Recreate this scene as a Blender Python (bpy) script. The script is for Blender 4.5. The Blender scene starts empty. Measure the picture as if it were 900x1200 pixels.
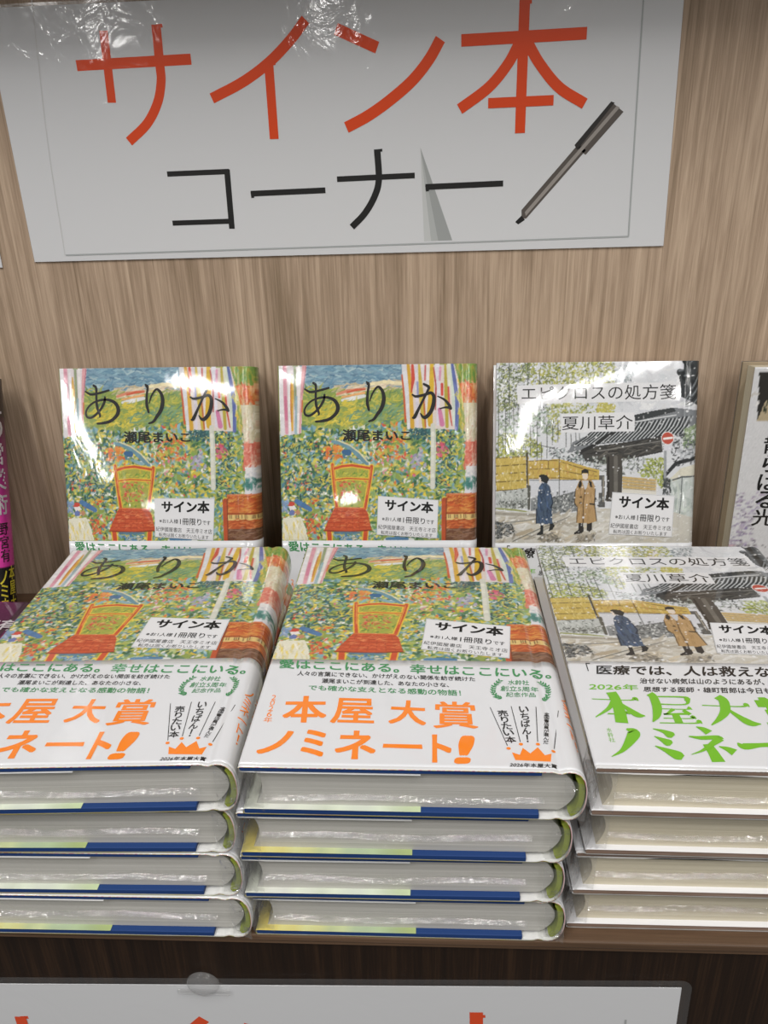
import bpy, math, random
import numpy as np
from mathutils import Matrix, Vector

C = bpy.context.scene.collection
SC = bpy.context.scene
MM = 0.001

# ------------------------------------------------------------------ camera, world, lights, exposure
def cam_axes(pitch, yaw, roll):
    cp, sp, cy, sy = math.cos(pitch), math.sin(pitch), math.cos(yaw), math.sin(yaw)
    fwd = Vector((sy * cp, cy * cp, -sp)); right = Vector((cy, -sy, 0)); up = right.cross(fwd)
    cr, sr = math.cos(roll), math.sin(roll)
    return cr * right + sr * up, -sr * right + cr * up, fwd
cd = bpy.data.cameras.new('camera'); co = bpy.data.objects.new('camera', cd); C.objects.link(co)
cr_, cu_, cf_ = cam_axes(0.4141, -0.0536, -0.025)
co.matrix_world = Matrix(((cr_.x, cu_.x, -cf_.x, 0), (cr_.y, cu_.y, -cf_.y, -0.5509), (cr_.z, cu_.z, -cf_.z, 0.3125), (0, 0, 0, 1)))
cd.sensor_fit = 'VERTICAL'; cd.sensor_height = 36.0; cd.lens = 904.28 / 1200 * 36.0
cd.clip_start = 0.01
SC.camera = co

w = bpy.data.worlds.new('store_ambience'); SC.world = w; w.use_nodes = True
w.node_tree.nodes['Background'].inputs[0].default_value = (1.0, 0.98, 0.955, 1)
w.node_tree.nodes['Background'].inputs[1].default_value = 0.09

def lamp(name, loc, size, watt, col=(1, .98, .955)):
    d = bpy.data.lights.new(name, 'AREA'); d.shape = 'RECTANGLE'; d.size = size[0]; d.size_y = size[1]; d.energy = watt; d.color = col
    o = bpy.data.objects.new(name, d); C.objects.link(o); o.location = loc            # strip lamp in the shop ceiling, facing down
lamp('ceiling_strip_a', (-0.60, -1.35, 2.1), (.10, 1.1), 21)
lamp('ceiling_strip_b', (0.70, -1.35, 2.1), (.10, 1.1), 20)
lamp('ceiling_strip_c', (-1.5, -2.1, 2.1), (.10, 1.1), 19)
lamp('ceiling_strip_d', (1.6, -2.1, 2.1), (.10, 1.1), 18)
# lamps further down the shop: the bright streaks mirrored by the film and the laminate
def far(name, a, b, wd, rad=48.):
    a, b = Vector(a), Vector(b); ln = (b - a).length
    lamp(name, ((a.x + b.x) / 2, (a.y + b.y) / 2, 2.3), (wd, ln), rad * math.pi * wd * ln)
    bpy.data.objects[name].rotation_euler = (0, 0, math.atan2(b.y - a.y, b.x - a.x) - math.pi / 2)
far('shop_lamp_a', (-3.3, -6.0), (-4.6, -10.4), .10)
far('shop_lamp_b', (-2.2, -6.0), (-1.75, -6.4), .22)
far('shop_lamp_c', (-1.4, -12.1), (-1.12, -12.1), .24, 110)
far('shop_lamp_d', (1.15, -8.7), (1.08, -6.9), .09)
far('streak_bend_lamp', (1.10, -6.8), (2.1, -5.6), .09)  # added second lamp: stands in for the film's curve that bends the streak
far('shop_lamp_f', (0.40, -5.6), (0.50, -7.8), .035)
far('shop_lamp_g', (2.4, -6.6), (2.75, -6.6), .3)
far('shop_lamp_h', (-1.3, -5.8), (-1.1, -6.1), .12)
far('shop_lamp_i', (-4.75, -12.4), (-4.35, -12.6), .30, 80)

SC.view_settings.view_transform = 'Standard'; SC.view_settings.look = 'None'
SC.view_settings.gamma = 1.0; SC.view_settings.use_curve_mapping = False
SC.view_settings.exposure = 0.24

# ------------------------------------------------------------------ measured drawing data (millimetres on each printed face)
DATA = {
 'sign_origin': [-0.2658,-0.0056,0.2617,0.0082],
 'sign': [('r',[(52.2,116,5.985),(124.9,116.9,5.985)]),('r',[(72.6,134,5.415),(71,94.8,5.415)]),('r',[(105.7,135.9,5.7),(104.9,115.1,5.7),(104.4,105.8,5.7),(100.4,94,
  5.7),(91.7,82.2,5.7),(78.3,72.3,5.7)]),('r',[(105.6,135,2),(109.6,135.3,2)]),('r',[(197.6,135.1,5.985),(187.3,124.6,5.985),(173.1,113.3,5.985),(156.1,103.5,5.985),
  (135.3,95,5.985)]),('r',[(173.1,112.6,5.7),(172.8,70.7,5.7)]),('r',[(173.6,112.6,2),(177.3,112.9,2)]),('r',[(215.7,129.6,6.555),(240.5,118.8,6.555)]),('r',[(279,121.9,
  6.555),(271.9,111.3,6.555),(261.3,100.2,6.555),(246.4,89.5,6.555),(232.7,81.6,6.555),(219.4,75.8,6.555)]),('r',[(291.6,120.7,6.555),(366.7,121.7,6.555)]),('r',[(329,
  141.8,6.2700000000000005),(328.9,69,6.2700000000000005)]),('r',[(326.9,118.8,6.2700000000000005),(320.1,107.3,6.2700000000000005),(308.7,95.1,6.2700000000000005),
  (290.9,83.7,6.2700000000000005)]),('r',[(331.3,118.6,6.2700000000000005),(339.5,106.6,6.2700000000000005),(351.9,93.6,6.2700000000000005),(368.2,84.1,
  6.2700000000000005)]),('r',[(308.6,86.4,5.7),(348.9,86.7,5.7)]),('r',[(329.6,138.8,2),(333.2,139.1,2)]),('k',[(100.4,52.4,3.2),(141.4,52.7,3.2)]),('k',[(140.2,54,3.84),
  (139.5,17.6,3.84)]),('k',[(99.7,22.3,3.2),(140.3,22.4,3.2)]),('k',[(154.4,38.9,3.5200000000000005),(203.8,39.5,3.5200000000000005)]),('k',[(155.3,39.9,2),(155.5,36.3,
  2)]),('k',[(211.8,45.9,3.3600000000000003),(262.3,46.6,3.3600000000000003)]),('k',[(238.5,62.7,4.16),(239,45.1,4.16),(235.9,34.9,4.16),(229,24.6,4.16),(220.1,16.4,
  4.16)]),('k',[(238.5,61.9,1.6),(241.8,62.1,1.6)]),('k',[(269.2,39.5,3.5200000000000005),(319.3,40.1,3.5200000000000005)]),('k',[(270,40.5,2),(270.5,36.9,2)]),('g',
  [(22.8,3.9,1),(241.1,4.5,1),(402.3,5.4,1)]),('g',[(398.5,137.4,1),(402.3,5.4,1)]),('l',[(31.3,151.6,0.5),(24.8,74.6,0.5),(22.2,3.9,0.5)])],
 'pen': [[(386,83.5),(392.4,78.8),(370.8,55.2),(364.1,60.3)],[(370.9,57.9),(365.8,61.5),(331.7,23.7),(332,18.5),(335,18.4)],[(331.9,20.3),(334.2,17.6),(329.9,14.9),
  (327.9,16.5)],[(386.5,84),(384.3,84.8),(363.5,61.1),(365.3,58.1)],[(389.9,81.3),(387.9,82.3),(334,22.4),(334.7,20)]],
 'curl': [(266.1,63),(286.7,6.2),(252.6,6.1)],
 'curl2': [(351,63.9),(372.4,6.8),(348.7,6.4)],
 'ari': [[(18.5,15.9,10),(22,17.8,14),(27.1,17.2,14),(35,15.2,11)],[(24.5,11.8,15),(26.1,13.6,15),(25.9,20.1,14),(26.1,26.8,16),(27.8,32.3,13),(27.3,33.7,5)],[(32,19.9,
  12),(31.3,23.5,15),(27.8,29,14),(22.6,33.4,14),(19.1,33.7,14),(17.8,31,12),(19.7,26.8,11),(24.5,23.1,12),(32.2,21.5,14),(38.1,23.2,19),(40.9,27.4,23),(40,32,21),(35.3,
  36.2,18),(30.1,37.6,16),(25.7,38,12)],[(60.9,11.4,8),(61.9,12.6,20),(62.4,14.1,15),(61.6,18.9,14),(61.3,25.5,18),(62.3,30.4,14)],[(63,24.3,7),(64.7,19.7,10),(67.3,15.8,
  12),(69.4,15,15),(71.8,18,19),(72.6,23.1,23),(71.1,29,23),(68,33.5,19),(65.4,36.9,15),(62.2,38.2,10)],[(92.1,20.4,10),(94.6,21.6,14),(100.5,20.5,16),(104.7,19.3,18),
  (106.7,21.8,21),(106.4,26.8,23),(104.7,31.8,23),(101.5,35.5,22),(99.2,35.4,16),(97.6,33.2,7)],[(99.9,13.3,13),(103.2,15.3,17),(102.6,17.7,14),(99.7,23.4,14),(96.3,30.1,
  16),(93.7,35.2,21),(92.4,36,12)],[(109.4,21.7,7),(113.9,24,14),(117.2,27.8,18),(118.2,30,17)],[(118,29.6,17),(114.7,29.2,12),(110.8,30,7)]],
 'band_lines': [[(101.8,155.5),(106.9,179.8)],[(110.9,154.6),(112.3,177.4)],[(121.5,154.8),(119.3,177.2)],[(130.7,157.1),(125.5,180.4)]],
 'band_dots': [(107.2,181.4),(112.4,178.8),(119.2,178.7),(124.9,182.2)],
 'crown': [(108.3,183.6),(109.2,188),(122.9,188.6),(123.9,183.8),(121.1,185),(118.9,180.4),(115.5,184.1),(112.9,180.9),(111.3,185)],
 'laurel': [[(107.3,136.8),(104.6,140.4),(103.8,144.2),(104.9,147.9),(107.3,149.3)],[(126.1,136.9),(128.3,139.9),(128.5,143.7),(127.3,147.5),(125.2,149.6)]],
 'ari_text': [('瀬尾まいこ','k',[(43.8,43.4),(90.7,44.4),(91,51.6),(43.9,51.8)],0.028,0),('愛はここにある。幸せはここにいる。','g',[(3.9,121.1),(131.9,126.9),(131.1,134.6),(5.2,128.5)],0.022,
  0),('人々の言葉にできない、かけがえのない関係を紡ぎ続けた','k',[(14.3,130.3),(96.4,133.8),(96.5,137.1),(14.5,134.1)],0.014,0),('瀬尾まいこが到達した、あなたの小さな、','k',[(26.4,136),(84.4,138.4),(84.5,141.7),
  (26.7,139.6)],0.014,0),('でも確かな支えとなる感動の物語！','g',[(21,141.1),(89.5,143.7),(89.7,147.9),(21.2,144.9)],0.012,0),('本','o',[(11.7,149.3),(30.3,149),(31.9,167.2),(12.9,
  167.6)],0.024,0),('屋','o',[(33.8,150.2),(51.3,150.6),(52.3,167.8),(33.5,167.4)],0.018,0),('大','o',[(59.1,151),(73.8,151.7),(74.2,168.2),(58.2,167.2)],0.024,0),('賞','o',
  [(77.7,151.7),(95.5,152.2),(96,169.7),(77.2,169.7)],0.014,0),('ノ','o',[(7.3,172.9),(19.2,172.6),(19.3,186.7),(5.6,187)],0.03,0),('ミ','o',[(23.4,171.7),(32.6,171.8),
  (33.6,188),(23.7,187.8)],0.03,0),('ネ','o',[(37.8,171.9),(52.8,171.9),(54.4,189.1),(37.3,189.2)],0.027,0),('ー','o',[(56.8,179.7),(72.5,179.8),(72.8,182.6),(56.7,182.2)],
  0.03,0),('ト','o',[(76.6,173.6),(84.5,173.4),(84.2,190.3),(76.5,190.3)],0.03,0),('!','o',[(88.3,173.8),(94.7,174),(91.3,190.7),(84.8,190.9)],0.03,0),('2026年','o',[(5,
  148.6),(8.2,148.8),(8.9,167.7),(4.9,167.6)],0,1),('水鈴社','g',[(111.5,135.6),(120.7,135.9),(120.4,139.5),(110.9,139.3)],0.006,0),('創立5周年','g',[(107.7,140),(124.3,140.8),
  (124.1,144.3),(107.2,144)],0.006,0),('記念作品','g',[(109.8,144.8),(122.4,144.9),(122.3,148.1),(109.2,148.1)],0.006,0),('売りたい本','k',[(104.4,157.4),(108.9,157.3),(110.9,
  178.1),(106.6,178.2)],0.018,1),('いちばん！','k',[(114.1,154.4),(118.3,154.3),(117.1,177.5),(113.5,177.6)],0.018,1),('全国書店員が選んだ','k',[(124.6,157.6),(126.9,157.5),(123.5,
  178.5),(121.3,178.5)],0.012,1),('2026年本屋大賞','k',[(107.1,189.5),(125.1,189.8),(124.9,192.2),(106.5,191.9)],0.016,0)],
 'gate_boxes': [[(13.9,14.5),(122.1,13.5),(122.2,25.8),(14.1,27.2)],[(43.7,33.9),(92.7,33.2),(93.1,46.1),(44,46.6)]],
 'gate_text': [('エピクロスの処方箋','k',[(17,15.7),(119.6,15.2),(119.9,25.3),(17.1,25.2)],-0.004,0),('夏川草介','k',[(44.6,35.9),(91.7,35.5),(92.1,45.1),(44.6,45.4)],-0.004,0),
  ('医療では、人は救えな','k',[(13.1,126.2),(91.9,125.4),(89.6,133.6),(11.8,133.5)],0.02,0),('治せない病気は山のようにあるが、','k',[(30.7,135.8),(85.3,135),(84.3,139.5),(29.6,139.9)],0.014,0),
  ('思想する医師・雄町哲郎は今日も','k',[(30.8,142.2),(85.7,141.5),(84.9,145.8),(29.8,145.8)],0.014,0),('2026年','y',[(7.4,140.2),(28.6,140.8),(27.9,144.9),(6.2,145.2)],0.012,0),('水鈴社',
  'y',[(8.6,170.5),(10.7,170.5),(10.8,179.4),(8.1,179.5)],0,1)],
 'gate_big': [[(6.4,151.7,0.46199999999999997),(14.7,152,0.616),(22.8,152.1,0.616),(25,150.9,2.1559999999999997),(26.1,152.5,0.308)],[(15.6,146.7,4.619999999999999),
  (16.4,151.2,4.619999999999999),(16.5,159.3,4.928),(15.8,167.4,5.236)],[(15.5,152.8,2.464),(12.2,158.1,1.8479999999999999),(5.6,164.1,0.46199999999999997)],[(16.9,152.8,
  0.77),(20.2,157.9,2.3099999999999996),(23.4,162,3.388),(26.5,162.7,0.46199999999999997)],[(11.2,161.6,0.77),(17.7,161.7,0.77),(19.2,160.6,1.8479999999999999),(20.5,
  161.8,0.308)],[(33.1,149.3,0.77),(46.8,149.4,1.0779999999999998),(46.9,151.9,2.3099999999999996)],[(32,147.3,3.6959999999999997),(33.1,149.3,3.6959999999999997),(33,
  156.1,4.004),(31.3,162.2,3.08),(28.7,166.5,0.46199999999999997)],[(33.2,154.5,0.77),(45.4,154.4,0.77),(47.5,150,2.772)],[(33.8,157.5,0.616),(45.2,157.6,0.616),(46.2,
  156.5,1.8479999999999999),(47.3,157.8,0.308)],[(39.5,157.6,1.8479999999999999),(36.1,160.7,0.9239999999999999),(35,161.1,1.0779999999999998),(44.4,160.6,1.386)],[(43.4,
  158.2,1.8479999999999999),(45.5,161.1,2.1559999999999997)],[(39.4,161.3,3.08),(39.4,166.4,3.388)],[(33.8,163.8,0.616),(44.7,163.7,0.616),(46.1,162.6,
  2.1559999999999997),(47.2,163.9,0.308)],[(31.4,166.9,0.616),(45.8,166.7,0.77),(47.7,165.4,2.1559999999999997),(48.7,166.9,0.308)],[(52.4,154.7,0.616),(68.5,155.1,0.77),
  (71,153.6,2.1559999999999997),(72,155.2,0.308)],[(60.7,148.4,4.004),(62.4,151.4,4.311999999999999),(60.9,158,4.004),(57,163.3,2.464),(52.1,167.8,0.46199999999999997)],
  [(61.5,155.5,0.77),(64.7,161.1,2.464),(68.3,165.8,4.004),(72.6,166.4,0.46199999999999997)],[(16.8,171.2,0.9239999999999999),(19.3,173.3,4.928),(16.8,178.2,4.004),(12.3,
  184.3,1.8479999999999999),(7.3,188.1,0.308)],[(27.6,170.8,0.46199999999999997),(31.4,172.3,2.1559999999999997),(33.6,174.3,4.311999999999999),(34.6,175.3,2.464)],[(27,
  175.5,0.46199999999999997),(29.3,177.2,2.1559999999999997),(31.5,179.2,4.311999999999999),(32.5,180.1,2.464)],[(25.8,181.3,0.46199999999999997),(29.2,183.5,2.464),(33,
  186.4,5.236),(34.8,187.8,3.08)],[(45.5,169,0.46199999999999997),(47.9,170.5,2.772),(49.6,172.6,4.004)],[(40.8,175.1,0.616),(45.4,175.9,2.1559999999999997),(51.9,175.4,
  2.464),(52.7,176.6,3.6959999999999997)],[(52.9,175.9,3.388),(49.2,179,2.464),(44,183.2,1.232),(38.7,185.9,0.308)],[(46.7,179.4,3.6959999999999997),(47.5,184.2,
  4.311999999999999),(47.9,189.6,5.236)],[(50.9,180.7,0.616),(53.6,182,2.772),(55.8,184,4.619999999999999)],[(58.9,178.3,0.616),(60.7,180.3,3.6959999999999997),(66.8,
  179.4,2.464),(71.2,179.1,2.464)]],
 'ari_creases1': [[(-0.3,10.6,8),(4.3,22.5,10),(8,39.1,10),(11.9,52.1,10),(17.9,64.2,12),(26,72.3,16),(37,78.3,22),(54.1,78.4,26)],[(87.6,2.6,10),(102.2,9.1,30),(116.7,
  16.4,34),(120.8,32.8,14)],[(11.2,1.6,6),(48.5,3.9,8),(87.6,3.1,8)]],
 'ari_creases2': [[(2,3.6,14),(7,8.7,36),(13.2,14,20)],[(21.5,41.1,30),(23.1,47.9,42),(25.1,53.4,20)],[(2.2,53.6,16),(5.7,59.6,24),(7.1,69.9,14)],[(131.7,1.1,18),(130.1,
  12.2,18),(126.8,24.5,22),(124.8,40.3,24),(121.9,57.1,18),(121.5,71.4,30)],[(19.8,3,10),(35,4.4,20),(56.1,4.3,20),(72.1,4.1,14)]],
 'gate_creases': [[(18.9,50.3,30),(18.1,41.2,36),(19.1,30.4,36),(24.4,23,44),(32.5,14.9,44),(42.3,9.7,44),(55.3,6.1,44),(69.6,3.5,40)],[(67.1,3.4,36),(81.8,1.6,24),(98.7,
  -1,10)],[(120.2,32.2,24),(124.9,27.3,40),(132,23.3,50),(135.5,19.3,24)]],
 'flat_creases': [[(19.8,6.8,14),(26.4,7.6,34),(33.9,8.2,34),(41.8,8.2,10)],[(112.6,18.8,12),(112.7,28.4,20),(109.4,43.8,20)]],
 'quads': {'flatmid': [(74.3,83.8),(117,90.4),(113.8,118.7),(71.7,111.7)],'st2': [(67.9,89.6),(109.8,92.7),(108.8,119.6),(66.7,116.9)],'st1': [(63.4,90.6),(106.5,90.8),
  (104.4,121),(62.7,118.1)],'st3': [(79.4,87.7),(121.4,90.4),(120.5,119),(77.6,116.8)],'flatleft': [(72.7,82.2),(115.4,86.2),(113.7,114.2),(70.6,110.3)],
  'flatright': [(76.8,87.7),(109.6,88.8),(102,116.4),(71.6,114.9)]},
 'garden': [('P','8fa050',[(-2.9,-4.3),(164.3,-2.1),(166,141.2),(-6.9,141.3)]),('P','7d9db0',[(14,-2.4),(89.7,-1.5),(89.6,15.9),(13.6,15)]),('D',260,['5f88a0','7fa5b4',
  '8fb0bc','6d94a8','a9c0c4','5b7f98'],[(16.5,-0.7),(88.8,0.2),(88.7,13.4),(16.2,14.2)],7,1.2,0,15),('D',60,['d8c9a8','e3d3b8','c9b894','dcc6a8'],[(37.4,13.6),(61,12.2),
  (87.9,9.2),(87.9,16.7),(64.3,17.2),(40.6,21.1)],8,1.6,-6,12),('S','d98a6a',[(40.7,19.1,1.71),(47.5,17,2.05),(59.3,15.7,1.71)]),('S','cc5a3a',[(47.5,18,1.2),(54.2,16.3,
  1.54),(59.7,16.2,0.86)]),('S','e8a868',[(44,21.2,1.2),(59.3,18.4,1.37)]),('S','e6e6e2',[(44,23.3,1.71),(50.8,22.2,2.91),(59.2,20.5,2.22)]),('S','e9dcb0',[(61.9,13.1,
  1.71),(72.8,11.1,2.22),(86.2,12.5,2.05)]),('D',420,['8fa24a','a9b24e','c4b948','7c9850','6c8a58','b8b85a','d0c050','86a060'],[(17.1,12.5),(39,15.3),(44,24.9),(59.2,
  22.2),(64.4,16.4),(87.9,15.8),(87.7,43.4),(43.6,49.7),(16.4,42.7)],6,1.3,-20,30),('D',120,['d6c23e','c8b83c','e0cc50','b4b44a'],[(21.8,27.6),(50.8,23.7),(59.1,31.4),
  (47.1,39.6),(21.6,39.4)],6,1.2,-15,25),('D',90,['6e9468','5e8a70','7aa078','88a070'],[(47.2,32.9),(72.7,26.5),(86.2,24.1),(86.1,40),(48.8,43)],6,1.2,-25,25),('D',1000,
  ['8aa45c','9db068','b8ba60','6f9664','5c8468','c4b854','7fa4a0','cfc668','a4bc98','94b0b0','b4c488','d8d8c0'],[(0.9,45.1),(16.4,41),(40.3,42.9),(64.1,39.8),(87.8,38.3),
  (139.8,43.8),(140.3,120.4),(-1.1,120.1)],5.5,2.8,-30,60),('D',900,['7fa04a','97ac4e','b4b84c','5f8a4e','4f7a58','c9b840','6f9a62','d2c452','3f6a50','8fb070','5c8c78',
  'a4bc78'],[(0.9,45.1),(16.4,41),(40.3,42.9),(64.1,39.8),(87.8,38.3),(139.8,43.8),(140.3,120.4),(-1.1,120.1)],3.8,1.9,-30,60),('D',460,['5f93a0','7cabb4','8ab4c0',
  '4d8090','a8c6c8','6a9aa8','9cbcc4'],[(0.9,45.1),(16.4,41),(40.3,42.9),(64.1,39.8),(87.8,38.3),(139.8,43.8),(140.3,120.4),(-1.1,120.1)],3.8,1.8,-30,70),('D',340,
  ['e4e2d0','d9dcc8','eee6d4','dcd2d8','e8e8e4'],[(0.9,45.1),(16.4,41),(40.3,42.9),(64.1,39.8),(87.8,38.3),(139.8,43.8),(140.3,120.4),(-1.1,120.1)],2.4,1.1,-20,70),('D',
  300,['e0c83c','e8d04a','d8b830','ecd860'],[(0.9,46),(118.9,43.6),(119,120.3),(-1.1,120.1)],2.8,1.5,-30,70),('D',90,['dc7a3a','e08a40','d86a34','e69a4c'],[(0.8,49.4),
  (118.9,43.6),(119,106.5),(-1,114.9)],2.3,1.4,40,70),('D',60,['d4503c','d8604a','cc4436'],[(0.8,49.4),(89.4,43.4),(89.1,106.4),(-1,114.9)],2.6,1.5,60,60),('D',34,
  ['d87a8c','dd93a2','cf6a88'],[(0.3,67.3),(55.2,67.6),(118.9,50.3),(118.9,72.3),(-0.3,88.8)],2.2,1.3,40,70),('D',260,['3f6a3c','4a7446','36604a','547c40'],[(0.9,45.1),
  (16.4,41),(40.3,42.9),(64.1,39.8),(87.8,38.3),(139.8,43.8),(140.3,120.4),(-1.1,120.1)],3.6,1.7,-30,60),('D',220,['2f5a58','38645c','2a4e50','44706a'],[(0.8,47.7),(36.6,
  54.7),(35.9,97.6),(-0.6,101.8)],2.8,1.1,-30,50),('D',90,['2f5a60','386a68','2a5058','4a7a78'],[(90.3,42.1),(104.7,41.4),(104.6,50.2),(90.3,50.1)],3,1.1,-10,50),('D',
  120,['2f5a60','386a68','28464a','4a7a78','3a5a48'],[(108,42.7),(122.3,42),(122.4,89.3),(108,89.3)],3,1.1,-40,60),('D',60,['c8b840','d8c84c','6a9a50','a0b04c'],[(108,
  48.6),(124.8,47),(124.9,89.3),(108,89.3)],2.8,1.1,-40,60),('D',26,['d8708a','d8506a','b45a6a'],[(108.8,53.6),(117.3,53.7),(115.6,62.1),(108.8,62.1)],2.5,1.5,60,40),
  ('S','6e96a4',[(36.7,51.4,1.88),(43.5,53.1,2.57),(50.3,56.5,3.42),(55.3,61.7,3.42),(60.4,66.8,2.57)]),('S','dfd6a8',[(40.1,50.5,0.68),(48.6,54,0.86),(55.3,59.1,0.86),
  (60.8,65.5,0.86)]),('S','3f6c98',[(44.7,58.6,3.42),(47.7,59.1,4.28)]),('S','86a8b0',[(48.5,63.3,1.71),(55.3,65.9,2.57)]),('D',30,['dc6a34','e08a3a','e4a040'],[(30.7,
  53.9),(43.5,54),(43.3,63.3),(30.5,63.2)],3,1.8,20,60),('D',40,['dc7a34','e08a3a','e4a040','d8603a'],[(68.4,38.1),(87,38.3),(86.8,63.6),(68.1,65.2)],3,1.6,20,60),('D',
  14,['a8a4b8','b4aec0','9a98b0'],[(91.1,58.5),(100.4,58.6),(100.4,68.8),(91,68.7)],3.5,2,-20,40),('S','4f7aa8',[(10.9,92.8,3.42),(16,95.9,3.76),(20.3,98.5,3.08)]),('P',
  'e6e2cc',[(0.9,104.5),(13.7,103.9),(16.7,111.5),(18.5,120.3),(-0.2,120.3)]),('D',50,['e8d060','d8d0a0','f0ead8','dcd4b0','ecdc80'],[(1.4,106.3),(12.8,105.4),(17.2,
  120.3),(1.1,120.3)],5,0.9,80,10),('P','cc4a3a',[(4.3,95),(6.6,92.8),(9.2,93.4),(9.3,95.9),(5.2,96.3)]),('P','e9e2de',[(4.7,96.3),(9.3,95.9),(10.8,98),(6.4,99.3)]),('P',
  '6a7ab0',[(5.1,100.2),(7.3,98.6),(9.4,99.5),(8.8,102.8),(5.9,102.8)]),('P','c08a68',[(9.4,100.2),(11.6,98.5),(13.5,101.1),(11.1,102.8)]),('D',20,['7a9ac0','a8b8d0',
  '8098b8'],[(0.5,92.4),(4.4,92.4),(4.2,100.2),(0.3,100.2)],3,1.4,60,30),('D',24,['d4603c','d8804a','c8583c'],[(17.6,103.7),(27,108.1),(26.8,120.3),(17.2,119.4)],2.6,1.6,
  50,60),('D',8,['d4503c','e0b040'],[(17.9,90.7),(26.5,90.8),(26.4,94.2),(17.8,94.2)],4,1.6,10,20),('P','a8a848',[(38.1,69.4),(62.9,69.5),(58.7,96.9),(38.9,96.9)]),('D',
  150,['7a983c','8fa83e','b4b440','d2c040','5f8838','c8c850'],[(38.9,71.1),(62,71.2),(58.7,96.1),(39.3,96)],2.4,0.9,-40,50),('D',46,['d0483c','dc6a4a','cc5a40','e08a6a'],
  [(41.4,78.8),(60.2,78.9),(57.9,93.5),(41.5,93.4)],2.4,0.9,40,40),('S','e8c03c',[(36.4,67.2,3.25),(37.1,77,3.25),(37.9,87.4,3.08),(39,97.3,3.25)]),('S','e8c03c',[(63.6,
  68.7,3.42),(62.5,77.2,3.25),(60.6,87.5,3.08),(58.7,97.8,3.25)]),('S','e8c03c',[(36.8,70.4,3.08),(43.2,68.5,3.08),(50.1,67.9,3.08),(56.9,69,3.08),(63.7,70.2,3.08)]),
  ('S','e8c03c',[(37.3,78.1,2.22),(46.5,76.9,2.22),(61.3,77.7,2.22)]),('S','e8c03c',[(33.2,113.3,4.45),(33.6,120.3,4.45)]),('S','e8c03c',[(59.1,113,4.28),(58.3,120.4,
  4.28)]),('S','c9502a',[(36.4,67.2,1.88),(37.1,77,1.88),(37.9,87.4,1.71),(39,97.3,1.88)]),('S','c9502a',[(63.6,68.7,2.05),(62.5,77.2,1.88),(60.6,87.5,1.71),(58.7,97.8,
  1.88)]),('S','c9502a',[(36.8,70.4,1.71),(43.2,68.5,1.71),(50.1,67.9,1.71),(56.9,69,1.71),(63.7,70.2,1.71)]),('S','c9502a',[(37.3,78.1,0.86),(46.5,76.9,0.86),(61.3,77.7,
  0.86)]),('S','c9502a',[(33.2,113.3,3.08),(33.6,120.3,3.08)]),('S','c9502a',[(59.1,113,2.91),(58.3,120.4,2.91)]),('P','c9542c',[(37.6,97),(58.4,97.6),(60.6,101.3),(63,
  113),(47.7,114.1),(29.7,113.5),(31.3,109.8)]),('S','a83a20',[(35.2,99.6,0.43),(47.9,100,0.51),(60.7,99.7,0.43)]),('S','a83a20',[(34.2,102.2,0.43),(47.9,102.6,0.51),(61,
  102.3,0.43)]),('S','a83a20',[(33.3,104.8,0.43),(47.8,105.2,0.51),(61.4,104.9,0.43)]),('S','a83a20',[(32.2,107.8,0.43),(47.8,108.1,0.51),(61.8,107.8,0.43)]),('S',
  'a83a20',[(31,110.9,0.43),(47.7,111.3,0.51),(62.2,111,0.43)]),('S','b04424',[(39.3,97.7,0.34),(36,112.5,0.43)]),('S','b04424',[(42.8,97.7,0.34),(40.7,112.5,0.43)]),
  ('S','b04424',[(46.2,97.7,0.34),(45.4,112.5,0.43)]),('S','b04424',[(49.7,97.8,0.34),(50,112.5,0.43)]),('S','b04424',[(53.1,97.8,0.34),(54.7,112.5,0.43)]),('S','b04424',
  [(56.5,97.8,0.34),(59.4,112.5,0.43)]),('D',60,['dc7040','d8623a','e08450'],[(37.6,98.6),(58.3,98.7),(61.5,111.7),(32.2,111.6)],3,0.7,0,8),('S','8f3420',[(29.7,113.5,
  0.86),(47.7,114.4,1.03),(63,113.1,0.86)]),('S','e07a3c',[(37.8,97.2,0.68),(58.4,97.8,0.68)]),('S','e8a048',[(36.7,68.1,0.43),(38.3,88.2,0.43)]),('S','e8a048',[(63.1,
  69.9,0.43),(60.3,88.3,0.43)]),('S','5a7a8a',[(37.3,115.1,1.71),(54.6,115.1,1.37)]),('D',40,['5f8fb0','88b0c4','4a7aa0','d8d0b0'],[(37.3,116),(54.6,116),(54.5,120.4),
  (37.2,120.3)],3,1.2,10,30),('S','d8dcd8',[(72.7,120.4,2.57),(79.6,119.5,2.57),(91.6,120.4,2.57)]),('S','4f80a8',[(73.6,119.5,1.71),(81.3,119.1,2.57),(88.2,119.5,
  1.71)]),('P','dcd2d4',[(0.4,-0.1),(20.1,0.1),(19.1,5.9),(16.5,20.9),(15.3,45.3),(6.9,46.9),(0.9,46)]),('S','e6e2e4',[(2.1,0.7,2.57),(2.2,46,2.91)]),('S','d898a8',[(4.8,
  0.3,2.57),(4.8,20.8,2.57),(5.2,45.2,2.22)]),('S','cf7894',[(4.8,20.8,1.88),(5.2,35.9,2.05)]),('S','e8e4e6',[(7.8,0.4,1.37),(7.9,20.8,1.71),(7.3,46,1.54)]),('S',
  'd8a83c',[(9.6,5.8,0.86),(9.5,17.5,2.74),(9,29.2,2.22),(9.1,43.5,1.37)]),('S','c87838',[(8.7,12.4,0.68),(8.5,37.6,0.68)]),('S','8f9a78',[(11.8,0.4,1.88),(11.7,16.7,
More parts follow.
